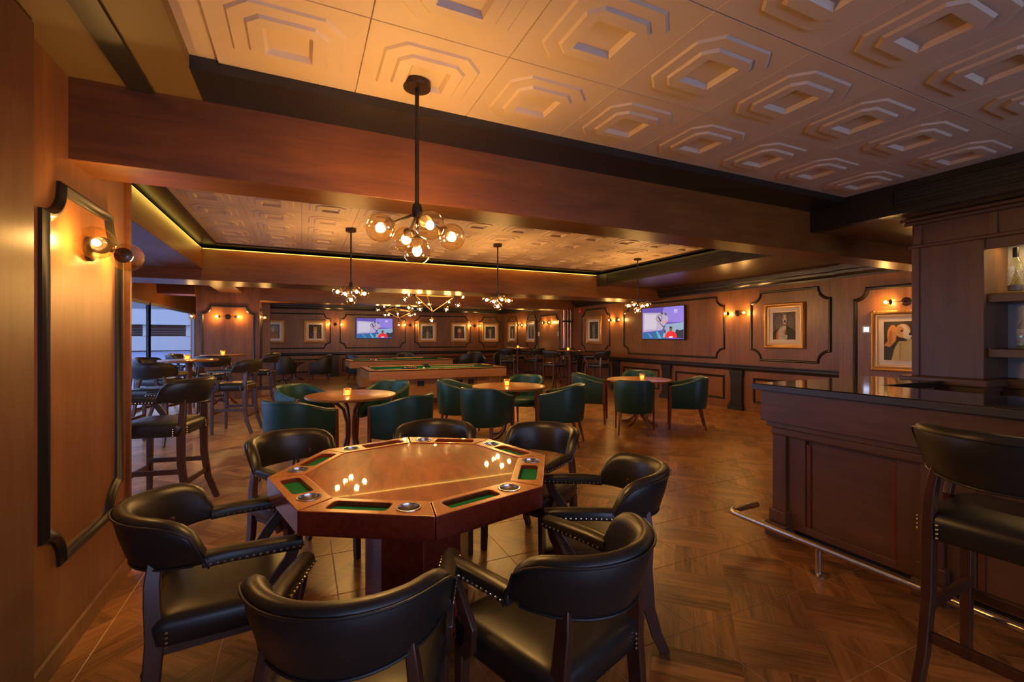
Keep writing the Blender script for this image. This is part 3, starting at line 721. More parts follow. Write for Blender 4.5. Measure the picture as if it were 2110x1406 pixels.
# ------------------------------------------------------------------ pool tables
BALLC = [(.85, .62, .05), (.05, .08, .4), (.6, .04, .03), (.2, .04, .3), (.8, .25, .03), (.02, .25, .1), (.3, .03, .03), (.02, .02, .02)]
ballm = [plain('ball_paint', c, .12) for c in BALLC]+[plain('ball_white', (.85, .82, .72), .12)]
def pool_table():
    t = empty('pool_table'); L_, W_, Z = 2.95, 1.45, .80
    for (x0, x1, y0, y1) in ((0, L_, 0, .045), (0, L_, W_-.045, W_), (0, .045, .045, W_-.045), (L_-.045, L_, .045, W_-.045)):
        MB().box(x0, x1, y0, y1, .60, Z-.006).build('apron_board', M['oak'], t, smooth=False, bevel=.003)
    for (x0, x1, y0, y1) in ((0, L_, 0, .13), (0, L_, W_-.13, W_), (0, .13, .13, W_-.13), (L_-.13, L_, .13, W_-.13)):
        MB().box(x0, x1, y0, y1, Z-.03, Z).build('rail_top', M['oak'], t, smooth=False, bevel=.004)
    MB().box(.045, L_-.045, .045, W_-.045, .70, .755).build('felt_bed', M['felt'], t, smooth=False)
    for (x0, x1, y0, y1) in ((.2, L_/2-.07, .13, .18), (L_/2+.07, L_-.2, .13, .18), (.2, L_/2-.07, W_-.18, W_-.13), (L_/2+.07, L_-.2, W_-.18, W_-.13), (.13, .18, .2, W_-.2), (L_-.18, L_-.13, .2, W_-.2)):
        MB().box(x0, x1, y0, y1, .755, .79).build('cushion', M['felt'], t, smooth=False, bevel=.006)
    for (x, y) in ((.13, .13), (L_/2, .10), (L_-.13, .13), (.13, W_-.13), (L_/2, W_-.10), (L_-.13, W_-.13)):
        MB().at((x, y, 0)).lathe([(.068, .757), (.068, .8005), (.056, .8015), (.054, .76), (.001, .758)], 20).build('pocket', M['rubber'], t)
    for x0 in (.32, L_-.62): MB().box(x0, x0+.30, .22, W_-.22, 0, .60).build('leg', M['oak'], t, smooth=False, bevel=.004)
    MB().box(.62, L_-.62, .26, W_-.26, .16, .60).build('base_cabinet', M['oak'], t, smooth=False, bevel=.004)
    MB().box(.25, L_-.25, .20, W_-.20, .0, .05).box(.22, L_-.22, .17, W_-.17, 0, .02).build('plinth', M['rwood'], t, smooth=False, bevel=.004)
    for x in (1.0, 1.85, 2.12):
        h_ = MB(); h_.box(x, x+.16, .245, .262, .42, .54).build('ball_return_opening', M['rubber'], t, smooth=False)
        MB().at((x+.08, .246, .48)).frame([(-.08, -.06), (-.08, .06), (.08, .06), (.08, -.06)], [(-.004, 0), (-.004, .012), (.02, .012), (.02, 0)]).build('opening_frame', M['oak'], t, smooth=False)
    return t
pt0 = pool_table()
place(pt0, False, (1.2, 9.28, 0), 0, label='wooden pool table nearest the green chairs, cue and racked balls on its felt', cat='pool table', group='pool tables')
place(pt0, True, (1.2, 13.25, 0), 0, label='farther wooden pool table near the back wall', cat='pool table', group='pool tables')
def balls(ox, oy, nm, rows):
    k = 0; r = .0286; z = .755+r
    first = True
    for i in range(rows):
        for j in range(i+1):
            o = MB().ball((0, 0, 0), r, 16, 10).build('pool_ball', ballm[k % 8], ang=180); o.location = (ox+.0515*i, oy+(j-i/2)*.0585, z)
            tag(o, 'coloured pool ball racked on the %s pool table' % nm, 'ball', 'racked balls on the %s pool table' % nm); k += 1
    ra = MB(); s = rows*.0585/2+.03
    ra.sweep([(-.05, 0, 0), (.0515*(rows-1)+.04, s+.02, 0), (.0515*(rows-1)+.04, -s-.02, 0)], RECT(.008, .04), 1, closed=True)
    o = ra.build('ball_rack', M['rubber'], smooth=False, loc=(ox-.02, oy, .777)); tag(o, 'black triangle rack round the balls on the %s pool table' % nm, 'rack')
balls(2.05, 10.0, 'near', 5); balls(1.85, 13.95, 'far', 4)
o = MB().ball((2.42, 9.82, .7836), .0286, 16, 10).build('cue_ball', ballm[8], ang=180); tag(o, 'white cue ball beside the rack on the near pool table', 'ball')
o = MB().ball((1.98, 13.78, .7836), .0286, 16, 10).build('cue_ball', ballm[8], ang=180); tag(o, 'white cue ball in front of the rack on the far pool table', 'ball')
def cue(p, a, lb):
    t = empty('pool_cue', p, a, label=lb, cat='cue')
    m = MB(); m.sweep([(.45, 0, 0), (1.43, 0, -.002)], [(math.cos(R(45*k)), math.sin(R(45*k))) for k in range(8)], [.0115, .0065]); m.build('shaft', plain('maple_shaft', (.62, .42, .2), .3), t)
    m = MB(); m.sweep([(0, 0, 0), (.45, 0, 0)], [(math.cos(R(45*k)), math.sin(R(45*k))) for k in range(8)], [.015, .0115]); m.build('butt', M['cwood'], t)
    MB().tube([(1.43, 0, -.002), (1.445, 0, -.002)], .0062).build('tip', M['white'], t)
cue((4.02, 9.75, .805), R(176), 'pale pool cue lying along the near pool table')
cue((4.0, 14.5, .816), R(180), 'pool cue on the back rail of the far pool table')
o = MB().box(-.07, .07, -.03, .03, 0, .03).build('chalk_block', M['rubber'], loc=(2.65, 10.64, .80), smooth=False, bevel=.004); tag(o, 'black block on the back rail of the near pool table', 'chalk')
o = MB().box(-.07, .07, -.03, .03, 0, .03).build('chalk_block', M['rubber'], loc=(3.3, 14.6, .80), smooth=False, bevel=.004); tag(o, 'black block on the back rail of the far pool table', 'chalk')

# ------------------------------------------------------------------ globe lamps
def lamp_globe(t, hub, c, r=.068, power=P_PEND, arm=.007):
    H_, C_ = Vector(hub), Vector(c); d = (C_-H_).normalized(); e = C_-d*(r*.96)
    MB().tube([hub, tuple(e)], arm, 8).build('arm', M['black'], t)
    m = MB(); m.sweep([tuple(e-d*.012), tuple(e+d*.004), tuple(e+d*.022), tuple(C_-d*.018)], [(math.cos(R(30*k)), math.sin(R(30*k))) for k in range(12)], [.010, .030, .026, .012]); m.build('socket', M['bronze'], t)
    g = MB().ball(c, r, 24, 16).build('globe', M['globe'], t, ang=180)
    MB().ball(tuple(C_+d*.004), .019, 12, 8, 1.1).build('bulb', M['bulb'], g, ang=180)
    point(tuple(C_+d*.004), power, t, .026)
def pendant(x, y, z, hubz, power, lb, rot=0):
    t = empty('globe_pendant', (x, y, z), rot, label=lb, cat='pendant lamp', group='five-globe pendant lamps')
    m = MB(); m.lathe([(.010, -.028), (.066, -.028), (.068, -.022), (.068, 0)], 28)
    m.build('canopy', M['bronze'], t)
    MB().ball((.045, 0, -.029), .004, 6, 4).ball((-.045, 0, -.029), .004, 6, 4).build('screw', M['black'], t)
    hz = hubz-z
    MB().tube([(0, 0, -.02), (0, 0, hz)], .0105, 10).build('rod', M['black'], t)
    MB().lathe([(.012, hz+.05), (.022, hz+.04), (.026, hz+.01), (.022, hz-.02), (.001, hz-.03)][::-1]).build('hub', M['black'], t)
    for a in (5, 95, 190, 275): lamp_globe(t, (0, 0, hz), (.185*math.cos(R(a)), .185*math.sin(R(a)), hz-.098), power=power)
    lamp_globe(t, (0, 0, hz), (0, 0, hz-.19), power=power)
pendant(.52, 2.25, 2.715, 2.068, P_FRONT, 'five-globe pendant lamp hanging over the octagonal card table')
pendant(.60, 6.45, 2.90, 2.15, P_PEND, 'five-globe pendant lamp over the leftmost round table', R(12))
pendant(2.78, 6.55, 2.90, 2.13, P_PEND, 'five-globe pendant lamp over the middle round table', R(-8))
pendant(5.6, 6.62, 2.90, 2.14, P_PEND, 'five-globe pendant lamp nearest the right-wall television', R(20))
def chandelier(x, y, globes, nodes_, links, tip, top, lb, power):
    t = empty('branching_chandelier', (x, y, 0), label=lb, cat='chandelier', group='large branching globe chandeliers')
    MB().lathe([(.01, top-.03), (.07, top-.03), (.07, top)], 24).build('canopy', M['bronze'], t)
    for a, b_ in links: MB().tube([nodes_[a], nodes_[b_]], .009, 6).build('arm', M['gold2'], t)
    for n_ in nodes_: MB().ball(n_, .022, 8, 6).build('joint', M['bronze'], t)
    for g in globes:
        c_ = g[:3]; lamp_globe(t, nodes_[g[3]], c_, .062, power, .005)
# near one, over the near pool table: local coordinates about (2.66, 10)
N1 = [(0, 0, 2.78), (0, 0, 2.50), (-.42, -.10, 2.38), (.50, -.05, 2.38), (-.02, .42, 2.42), (0, 0, 2.03)]
L1 = [(0, 1), (1, 2), (1, 3), (1, 4), (2, 5), (3, 5), (4, 5), (2, 4), (3, 4), (2, 3)]
G1 = [(-.48, -.14, 2.49, 2), (-.50, .10, 2.40, 2), (-.64, -.12, 2.27, 2), (-.38, -.32, 2.20, 2), (-.50, .14, 2.12, 2), (-.28, .02, 2.08, 2),
      (0, -.22, 2.45, 1), (0, .30, 2.22, 4), (.34, -.2, 2.45, 3), (.42, .12, 2.27, 3), (.52, -.24, 2.17, 3), (.32, -.02, 2.09, 3), (.70, -.05, 2.38, 3), (-.02, 0, 1.83, 5)]
chandelier(2.66, 10.0, G1, N1, L1, None, 2.80, 'branching chandelier of lit globes over the near pool table', P_CHAND)
N2 = [(0, 0, 2.65), (0, 0, 2.50), (-.42, -.10, 2.24), (.42, -.05, 2.24), (-.02, .42, 2.34), (0, 0, 2.03)]
G2 = [(-.62, -.1, 2.25, 2), (-.40, .12, 2.35, 2), (-.44, -.28, 2.10, 2), (-.30, .04, 2.13, 2), (0, .15, 2.17, 4), (.32, -.1, 2.11, 3), (.50, .1, 2.16, 3), (.42, .05, 2.32, 3), (.58, -.2, 2.36, 3), (0, 0, 1.83, 5)]
chandelier(2.62, 13.7, G2, N2, L1, None, 2.66, 'branching chandelier of lit globes over the far pool table', P_CHAND)
def sconce(loc, rz, lb, power=P_SCONCE, half=.215):
    t = empty('wall_sconce', loc, rz, label=lb, cat='wall lamp', group='two-globe wall sconces')   # faces local -y
    m = MB(); m.at((0, 0, 0), 0, R(90)).lathe([(.062, 0), (.062, .016), (.055, .02), (.001, .02)], 28); m.build('wall_plate', M['bronze'], t)
    MB().tube([(0, -.015, 0), (0, -.10, 0)], .008).build('stem', M['bronze'], t)
    for s in (-1, 1):
        MB().tube([(0, -.10, 0), (s*(half-.065), -.10, 0)], .005).build('arm', M['bronze'], t)
        m = MB(); m.sweep([(s*(half-.075), -.10, 0), (s*(half-.066), -.10, 0), (s*(half-.055), -.10, 0), (s*(half-.015), -.10, 0)], [(math.cos(R(22.5*k)), math.sin(R(22.5*k))) for k in range(16)], [.012, .042, .036, .016]); cup = m.build('socket', M['bronze'], t)
        m = MB()
        for k in range(6): m.ball((s*(half-.067), -.10+.026*math.cos(R(60*k)), .026*math.sin(R(60*k))), .004, 6, 4)
        m.build('vent_hole', M['mat'], cup)
        g = MB().ball((s*half, -.10, 0), .076, 24, 16).build('globe', M['globe'], t, ang=180)
        MB().ball((s*half+s*.004, -.10, 0), .016, 12, 8).build('bulb', M['bulb'], g, ang=180)
        point((s*half+s*.004, -.10, 0), power, t, .024)
SC = [((-.985, 3.0, 1.90), 90, 'large nearby two-globe wall sconce on the left panelled wall'), ((-1.57, 12.5, 1.94), 0, 'two-globe sconce on the front of the far panelled pillar'),
      ((-2.2, 12.8, 1.94), -90, 'two-globe sconce on the window side of the far pillar'), ((-.92, 12.8, 1.94), 90, 'two-globe sconce on the right side of the far pillar'),
      ((1.13, YB, 1.95), 0, 'two-globe sconce left of the back wall television'), ((3.93, YB, 1.95), 0, 'two-globe sconce right of the back wall television'), ((6.66, YB, 1.95), 0, 'two-globe sconce between the last two back wall panels'),
      ((7.98, 6.42, 1.94), -90, 'two-globe sconce between the television and the brown-white dog portrait'), ((7.98, 10.3, 1.94), -90, 'two-globe sconce between the small portrait and the right-wall television'),
      ((7.9, 3.56, 1.97), -90, 'two-globe sconce above the spaniel portrait'), ((7.6, 13.5, 1.96), -90, 'two-globe sconce on the column by the copper tubes'), ((7.98, 16.35, 1.95), -90, 'two-globe sconce between the two far right portraits')]
for p, a, lb in SC: sconce(p, R(a), lb)

# ------------------------------------------------------------------ portraits and televisions (flat prints)
PM = {}
def pm(c, e=0):
    k = (c, e)
    if k not in PM: PM[k] = plain('print_paint', c, .6, emit=c if e else None, es=e)
    return PM[k]
def ell(cx, cy, rx, ry, n=18, rot=0):
    return [(cx+rx*math.cos(2*math.pi*k/n)*math.cos(rot)-ry*math.sin(2*math.pi*k/n)*math.sin(rot), cy+rx*math.cos(2*math.pi*k/n)*math.sin(rot)+ry*math.sin(2*math.pi*k/n)*math.cos(rot)) for k in range(n)]
def paint(parent, name, w_, h_, y0, layers, e=0):
    m = MB(); mats = []
    for i, (c, pts) in enumerate(layers):
        mt = pm(c, e)
        if mt not in mats: mats.append(mt)
        m.mi = mats.index(mt)
        P_ = [(min(1, max(0, x)), min(1, max(0, z))) for x, z in pts]
        m.poly([((x-.5)*w_, y0-.0006*i, (z-.5)*h_) for x, z in P_])
        # polygons are given counter-clockwise seen from the front (-y)
    o = m.build(name, mats, parent, smooth=False); return o
FULL = [(0, 0), (1, 0), (1, 1), (0, 1)]
def portrait(loc, rz, lb, layers, w_=.76, h_=.83):
    t = empty('framed_portrait', loc, rz, label=lb, cat='picture', group='gilt framed animal portraits')
    a, b_ = w_/2, h_/2; RC = lambda k: [(-a+k, -b_+k), (-a+k, b_-k), (a-k, b_-k), (a-k, -b_+k)]
    m = MB(); m.frame(RC(.03), [(-.030, 0), (-.030, .03), (-.018, .040), (0, .055), (.014, .056), (.026, .045), (.030, .03), (.030, 0)]); m.build('picture_frame', M['gold'], t, ang=60)
    m = MB(); m.frame(RC(.078), [(-.018, .006), (-.018, .022), (-.008, .026), (.002, .032), (.018, .028), (.018, .0)]); m.build('inner_frame', M['gold2'], t, ang=60)
    m = MB()
    for k in range(64):
        per = 2*(w_+h_)-.16; s = per*k/64
        pts = RC(.014); 
        seg = [w_-.028, h_-.028]*2; x, z, q = -a+.014, -b_+.014, s
        for dx, dz, L_ in ((1, 0, w_-.028), (0, 1, h_-.028), (-1, 0, w_-.028), (0, -1, h_-.028)):
            if q <= L_: x += dx*q; z += dz*q; break
            x += dx*L_; z += dz*L_; q -= L_
        m.ball((x, -.046, z), .013, 6, 4)
    tag(m.build('frame_beading', M['gold'], t), kind='stuff')
    MB().box(-a+.06, a-.06, -.014, 0, -b_+.06, b_-.06).build('mount', M['mat'], t, smooth=False)
    MB().box(-a+.158, a-.158, -.0155, -.014, -b_+.158, b_-.158).build('mount_bevel', M['gold2'], t, smooth=False)
    paint(t, 'print', w_-.33, h_-.33, -.0160, layers)
def creature(bg, coat, head, ear='up', trim=(.6, .5, .4), muzzle=None, dx=0, lapel=None):
    muzzle = muzzle or tuple(min(1, c*1.5) for c in head)
    L_ = [(bg, FULL), (tuple(c*1.5 for c in bg), ell(.62, .72, .3, .22)), (coat, [(.08, 0), (.92, 0), (.88, .34), (.70, .50), (.34, .50), (.12, .34)]),
          (lapel or trim, [(.38, 0), (.62, 0), (.60, .44), (.50, .52), (.40, .44)]), (trim, [(.34, .44), (.66, .44), (.62, .56), (.38, .56)]),
          (head, ell(.5+dx, .66, .15, .17))]
    if ear == 'up': L_ += [(head, [(.36+dx, .72), (.46+dx, .80), (.37+dx, .93)]), (head, [(.54+dx, .80), (.64+dx, .72), (.63+dx, .93)])]
    elif ear == 'down': L_ += [(tuple(c*.6 for c in head), ell(.34+dx, .62, .06, .16)), (tuple(c*.6 for c in head), ell(.66+dx, .62, .06, .16))]
    L_ += [(muzzle, ell(.5+dx, .60, .07, .09)), ((.02, .02, .02), ell(.5+dx, .63, .025, .018, 8)), ((.02, .02, .02), ell(.44+dx, .71, .018, .016, 8)), ((.02, .02, .02), ell(.56+dx, .71, .018, .016, 8)),
           (tuple(c*.55 for c in coat), [(.12, 0), (.2, 0), (.28, .42), (.2, .38)]), (tuple(c*1.6 for c in coat), [(.72, .08), (.84, .1), (.80, .3), (.70, .36)])]
    return L_
Z_ = 1.67
big = [((.10, .10, .105), FULL), ((.15, .15, .155), ell(.5, .6, .42, .36)), ((.028, .026, .024), [(0, 0), (1, 0), (1, .28), (.80, .42), (.62, .50), (.42, .46), (.14, .36), (0, .26)]),
       ((.60, .17, .03), [(.14, 0), (.26, 0), (.30, .40), (.22, .34), (.15, .20)]), ((.55, .52, .48), [(.26, 0), (.62, 0), (.66, .12), (.52, .40), (.36, .46), (.27, .36)]),
       ((.62, .16, .03), [(.40, .40), (.62, .40), (.60, .60), (.44, .58)]), ((.68, .62, .52), [(.42, .52), (.60, .52), (.58, .38), (.50, .30), (.44, .40)]), ((.58, .24, .08), [(.46, .20), (.56, .18), (.62, .40), (.50, .34)]),
       ((.10, .07, .05), [(.40, .84), (.50, .90), (.34, .95), (.33, .86)]), ((.10, .07, .05), [(.56, .90), (.66, .84), (.74, .93), (.66, .95)]),
       ((.26, .17, .11), ell(.53, .79, .13, .13)), ((.66, .58, .48), ell(.54, .73, .085, .17)), ((.26, .17, .11), ell(.46, .80, .035, .04, 10)), ((.26, .17, .11), ell(.62, .80, .035, .04, 10)),
       ((.02, .02, .02), ell(.47, .80, .016, .014, 8)), ((.02, .02, .02), ell(.61, .80, .016, .014, 8)), ((.09, .05, .04), ell(.55, .66, .045, .05, 12)), ((.05, .04, .04), [(.44, .53), (.62, .53), (.62, .50), (.45, .50)]),
       ((.45, .44, .42), [(.34, .10), (.60, .02), (.62, .06), (.36, .20)]), ((.14, .12, .08), ell(.60, .22, .05, .07, 8))]
spaniel = [((.045, .040, .025), FULL), ((.07, .065, .05), ell(.35, .8, .3, .2)), ((.035, .042, .036), [(0, 0), (.30, 0), (.34, .18), (.32, .40), (.18, .46), (.03, .36), (0, .28)]),
           ((.62, .50, .22), [(.20, 0), (1, 0), (1, .58), (.56, .56), (.38, .48), (.28, .30)]), ((.42, .32, .12), [(.40, 0), (.43, 0), (.46, .44), (.43, .46)]),
           ((.70, .30, .08), [(0, .38), (.16, .34), (.30, .48), (.34, .56), (.12, .52)]), ((.80, .38, .10), ell(.22, .68, .13, .24, 20, -.15)), ((.60, .24, .05), ell(.18, .60, .05, .18, 14, -.1)),
           ((.78, .44, .18), ell(.50, .76, .20, .18)), ((.82, .76, .62), [(.44, .92), (.56, .92), (.66, .78), (.74, .62), (.66, .54), (.52, .58), (.48, .74)]), ((.72, .36, .12), ell(.44, .78, .09, .09)),
           ((.02, .02, .02), ell(.48, .76, .035, .022, 10)), ((.02, .02, .02), ell(.70, .68, .045, .035, 10)), ((.02, .02, .02), [(.34, .54), (.42, .50), (.60, .50), (.62, .54), (.44, .56)]),
           ((.80, .38, .10), ell(.84, .70, .10, .2)), ((.30, .22, .08), ell(.52, .30, .012, .01, 8)), ((.30, .22, .08), ell(.50, .20, .012, .01, 8)), ((.30, .22, .08), ell(.48, .10, .012, .01, 8))]
BY = YB
portrait((7.98, 5.44, 1.665), R(-90), 'gilt framed portrait of a brown and white dog in a dark cloak with orange collar', big)
portrait((7.9, 3.60, 1.40), R(-90), 'gilt framed portrait of an orange-eared spaniel in a cream waistcoat', spaniel, .80, .90)
portrait((7.98, 11.38, Z_), R(-90), 'gilt framed dark portrait left of the right-wall television, thin pale dog figure', creature((.05, .05, .035), (.07, .075, .05), (.26, .24, .15), 'up', (.3, .28, .18)))
portrait((7.98, 17.2, Z_), R(-90), 'gilt framed portrait nearest the back corner on the right wall', creature((.035, .03, .025), (.06, .055, .04), (.35, .33, .28), 'down', (.4, .38, .3)))
portrait((7.98, 15.49, Z_), R(-90), 'gilt framed portrait beside the copper-tube column on the right wall', creature((.035, .035, .03), (.08, .08, .05), (.30, .28, .22), 'up', (.35, .3, .25)))
portrait((-.93, BY, Z_), 0, 'gilt framed portrait of a pale head in an orange robe on grey-blue', creature((.17, .19, .19), (.33, .16, .06), (.45, .42, .36), 'down', (.38, .2, .09)))
portrait((.45, BY, Z_), 0, 'gilt framed portrait of a tan cat-like animal in a brown coat and white scarf', creature((.03, .03, .035), (.12, .06, .05), (.48, .32, .18), 'up', (.62, .56, .46)))
portrait((4.63, BY, Z_), 0, 'gilt framed greenish portrait of a dark animal with a wide pale collar', creature((.05, .055, .045), (.12, .13, .10), (.10, .10, .08), 'none', (.36, .36, .28), (.2, .2, .16)))
portrait((5.98, BY, Z_), 0, 'gilt framed portrait of a pale pink dog head in a dark red coat', creature((.025, .02, .018), (.10, .045, .03), (.55, .33, .24), 'down', (.3, .12, .07)))
portrait((7.37, BY, Z_), 0, 'gilt framed dark portrait of a pale-chested dog in the last back wall panel', creature((.04, .035, .03), (.07, .06, .04), (.32, .25, .18), 'down', (.42, .30, .24)))
tvp = [((.12, .09, .50), FULL), ((.26, .22, .78), [(.45, .55), (1, .50), (1, 1), (.55, 1)]), ((.42, .42, .62), [(.02, .22), (.50, .28), (.66, .62), (.60, .82), (.30, .84), (.02, .86)]),
       ((.55, .56, .74), [(.05, .30), (.36, .32), (.40, .78), (.06, .82)]), ((.03, .14, .36), [(0, 0), (.62, 0), (.58, .26), (0, .18)]), ((.10, .45, .62), [(.42, .02), (.50, .02), (.40, .24), (.36, .24)]), ((.08, .28, .6), [(.22, .04), (.28, .04), (.18, .18), (.14, .18)]),
       ((.25, .42, .60), [(.52, .04), (1, .04), (1, .50), (.60, .46), (.56, .30)]), ((.07, .08, .14), [(.47, .80), (.53, .76), (.54, .83), (.49, .86)]), ((.09, .1, .16), [(.56, .76), (.62, .72), (.62, .80), (.57, .83)]),
       ((.03, .04, .06), [(.78, .04), (1, .02), (1, .30), (.92, .26), (.84, .30)]), ((.05, .06, .1), [(.55, .18), (.60, .20), (.60, .28), (.56, .30)]),
       ((.70, .30, .15), ell(.60, .53, .045, .028, 12)), ((.55, .35, .30), [(.46, .50), (.58, .52), (.58, .54), (.46, .53)]), ((.06, .03, .03), [(.42, .56), (.44, .54), (.58, .36), (.56, .34)]), ((.06, .03, .03), [(.40, .70), (.43, .72), (.50, .56), (.47, .55)]),
       ((.75, .03, .04), [(.58, .04), (.86, .04), (.84, .18), (.76, .24), (.66, .24), (.60, .16)]), ((.25, .10, .06), ell(.72, .30, .035, .07, 12)), ((.015, .012, .012), [(.685, .33), (.755, .33), (.74, .385), (.70, .385)]), ((.85, .85, .85), ell(.72, .06, .05, .025, 10)),
       ((.75, .8, .95), ell(.83, .87, .035, .03, 14)), ((.12, .09, .50), ell(.83, .87, .02, .012, 10)), ((.70, .75, .90), [(.79, .81), (.87, .81), (.87, .822), (.79, .822)])]
ring = ell(.45, .66, .075, .11, 20); ring2 = ell(.45, .66, .062, .095, 20)
for k in range(20): tvp.append(((.12, .03, .04), [ring2[k], ring[k], ring[(k+1) % 20], ring2[(k+1) % 20]]))
def television(loc, rz, lb, w_=1.40, h_=.80):
    t = empty('television', loc, rz, label=lb, cat='television', group='wall televisions')
    MB().box(-w_/2, w_/2, -.085, -.03, -h_/2, h_/2).build('case', M['rubber'], t, smooth=False, bevel=.006)
    MB().box(-.2, .2, -.03, 0, -.15, .15).build('wall_bracket', M['black'], t, smooth=False)
    paint(t, 'screen', w_-.03, h_-.035, -.0855, tvp, .23)
television((7.98, 8.46, 1.80), R(-90), 'wall television on the right wall, person in red by a basketball hoop', 1.42, .80)
television((2.55, YB, 1.81), 0, 'wall television in the middle of the back wall', 1.38, .80)

# small wall fittings
def box_thing(name, loc, rz, w_, h_, d, mat, mat2, lb, cat, iw=.6, ih=.6, part='display'):
    t = empty(name, loc, rz, label=lb, cat=cat)
    MB().box(-w_/2, w_/2, -d, 0, -h_/2, h_/2).build('case', mat, t, smooth=False, bevel=.004)
    MB().box(-w_/2*iw, w_/2*iw, -d-.003, -d, -h_/2*ih, h_/2*ih).build(part, mat2, t, smooth=False)
box_thing('thermostat', (7.9, 4.065, 1.575), R(-90), .115, .115, .022, M['white'], M['lcd'], 'small square white thermostat left of the spaniel portrait', 'thermostat')
box_thing('wall_switch', (7.6, 14.18, 1.58), R(-90), .08, .14, .02, M['white'], M['gold2'], 'small white wall switch at the left edge of the column panel', 'switch', .4, .6, 'rocker')
box_thing('wall_switch', (7.6, 12.83, 1.57), R(-90), .08, .14, .02, M['white'], M['gold2'], 'small white wall switch at the right edge of the column panel', 'switch', .4, .6, 'rocker')
box_thing('fire_alarm', (7.98, 12.08, 2.30), R(-90), .13, .17, .05, M['red'], M['red'], 'small red fire alarm high on the wall beside the small portrait', 'alarm', .8, .8, 'cover')
o = MB().ball((7.925, 12.08, 2.27), .022, 10, 8).build('strobe', M['white'], None, ang=180); o.parent = [x for x in bpy.data.objects if x.name.startswith('fire_alarm')][0]
o.matrix_parent_inverse = Matrix(); o.location = (0, 0, 0); o.data = MB().ball((0, -.055, -.03), .022, 10, 8).mesh('strobe', M['white'])

# ------------------------------------------------------------------ bar counter
bar = empty('bar_counter', (3.07, 0, 0), label='long dark wooden bar with black granite top at the right', cat='bar')
def bb(name, x0, x1, y0, y1, z0, z1, mat='bar', bev=.003, par=None):
    return MB().box(x0-3.07, x1-3.07, y0, y1, z0, z1).build(name, M[mat], par or bar, smooth=False, bevel=bev)
Y0 = -2.6
top = MB().prism([(0, Y0), (.68, Y0), (.68, 1.83), (1.52, 1.83), (1.52, 2.35), (0, 2.35)], 1.062, 1.11); top.build('granite_top', M['granite'], bar, smooth=False, bevel=.01)
MB().prism([(-.002, Y0), (.0, Y0), (.0, 2.35), (1.52, 2.35), (1.52, 2.352), (-.002, 2.352)], 1.066, 1.104).build('granite_edge', M['granite_edge'], bar, smooth=False)
bb('frieze', 3.115, 3.6, Y0, 2.31, .835, 1.062); bb('return_body', 3.6, 4.58, 1.88, 2.31, 0, 1.062, 'bar')
bb('moulding', 3.145, 3.6, Y0, 2.285, .795, .835); bb('moulding', 3.165, 3.6, Y0, 2.265, .735, .795, bev=.012)
bb('body', 3.23, 3.6, Y0, 2.24, .07, .735)
y = 2.26
while y > Y0+.9:
    bb('pilaster', 3.18, 3.24, y-.10, y, .0, .735, 'bar_v'); bb('pilaster_base', 3.15, 3.24, y-.12, y+.01, .10, .19, 'bar_v', .006); bb('pilaster_foot', 3.12, 3.24, y-.14, y+.02, 0, .10, 'bar_v', .006)
    for (a0, a1) in ((y-.225, y-.10), (y-.89, y-.765)): bb('stile', 3.205, 3.24, a0, a1, .07, .735, 'bar_v')
    for (a0, a1) in ((y-.255, y-.225), (y-.765, y-.735)): bb('bead', 3.215, 3.24, a0, a1, .11, .70, 'rwood', .006)
    bb('bottom_rail', 3.205, 3.24, y-.765, y-.225, .07, .12, 'bar')
    y -= .89
bb('toe_kick', 3.26, 3.6, Y0, 2.22, 0, .07, 'rubber')
fr_ = empty('foot_rail', (2.87, 0, 0), label='brushed steel foot rail running along the bottom of the bar', cat='rail')
m = MB(); m.tube([(0, Y0, .17), (0, 2.33, .17), (.006, 2.36, .17), (.03, 2.38, .17), (.30, 2.38, .17)], .022, 14); m.build('tube', M['steel'], fr_)
for yy in (1.74, .35, -1.0):
    MB().at((0, yy, 0)).lathe([(.045, 0), (.045, .006), (.030, .009), (.018, .012), (.018, .155)], 16).build('post', M['steel'], fr_)

# back bar
bk = empty('back_bar', (4.75, 0, 0), label='dark wooden back bar cabinet with lit glass-backed shelves', cat='cabinet')
def bc(name, x0, x1, y0, y1, z0, z1, mat='bar_v', bev=.003): return MB().box(x0-4.75, x1-4.75, y0, y1, z0, z1).build(name, M[mat], bk, smooth=False, bevel=bev)
bc('end_panel', 4.75, 5.35, 1.65, 2.09, 1.13, 2.22); bc('edge_strip', 4.735, 4.76, 2.05, 2.10, 1.13, 2.22)
bc('base', 4.68, 5.35, Y0, 2.09, 0, 1.0); bc('ledge', 4.60, 5.35, 1.58, 2.13, 1.075, 1.13, 'bar', .008); bc('ledge', 4.64, 5.35, 1.61, 2.11, 1.03, 1.075, 'bar', .004); bc('ledge', 4.665, 5.35, 1.63, 2.10, .99, 1.03, 'bar', .004)
bc('ledge', 4.92, 5.35, Y0, 1.62, 1.06, 1.13, 'bar', .006); bc('ledge', 4.96, 5.35, Y0, 1.62, 1.0, 1.06, 'bar', .004)
bc('frieze', 4.745, 5.35, Y0, 2.10, 2.22, 2.44, 'bar'); bc('frieze_moulding', 4.72, 5.35, Y0, 2.12, 2.205, 2.235, 'bar', .008); bc('crown', 4.70, 5.35, Y0, 2.14, 2.40, 2.43, 'bar', .008); bc('crown', 4.68, 5.35, Y0, 2.16, 2.43, 2.46, 'bar', .008)
for y_ in (2.08, 1.62, .8): bc('frieze_stile', 4.728, 4.75, y_-.05, y_, 2.235, 2.40, 'bar_v')
bc('niche_back', 5.16, 5.18, Y0, 1.65, 1.13, 2.22, 'mirror', 0)
for y_ in (1.42, .6, -.2): bc('back_joint', 5.15, 5.162, y_-.008, y_+.008, 1.13, 2.22, 'rubber', 0)
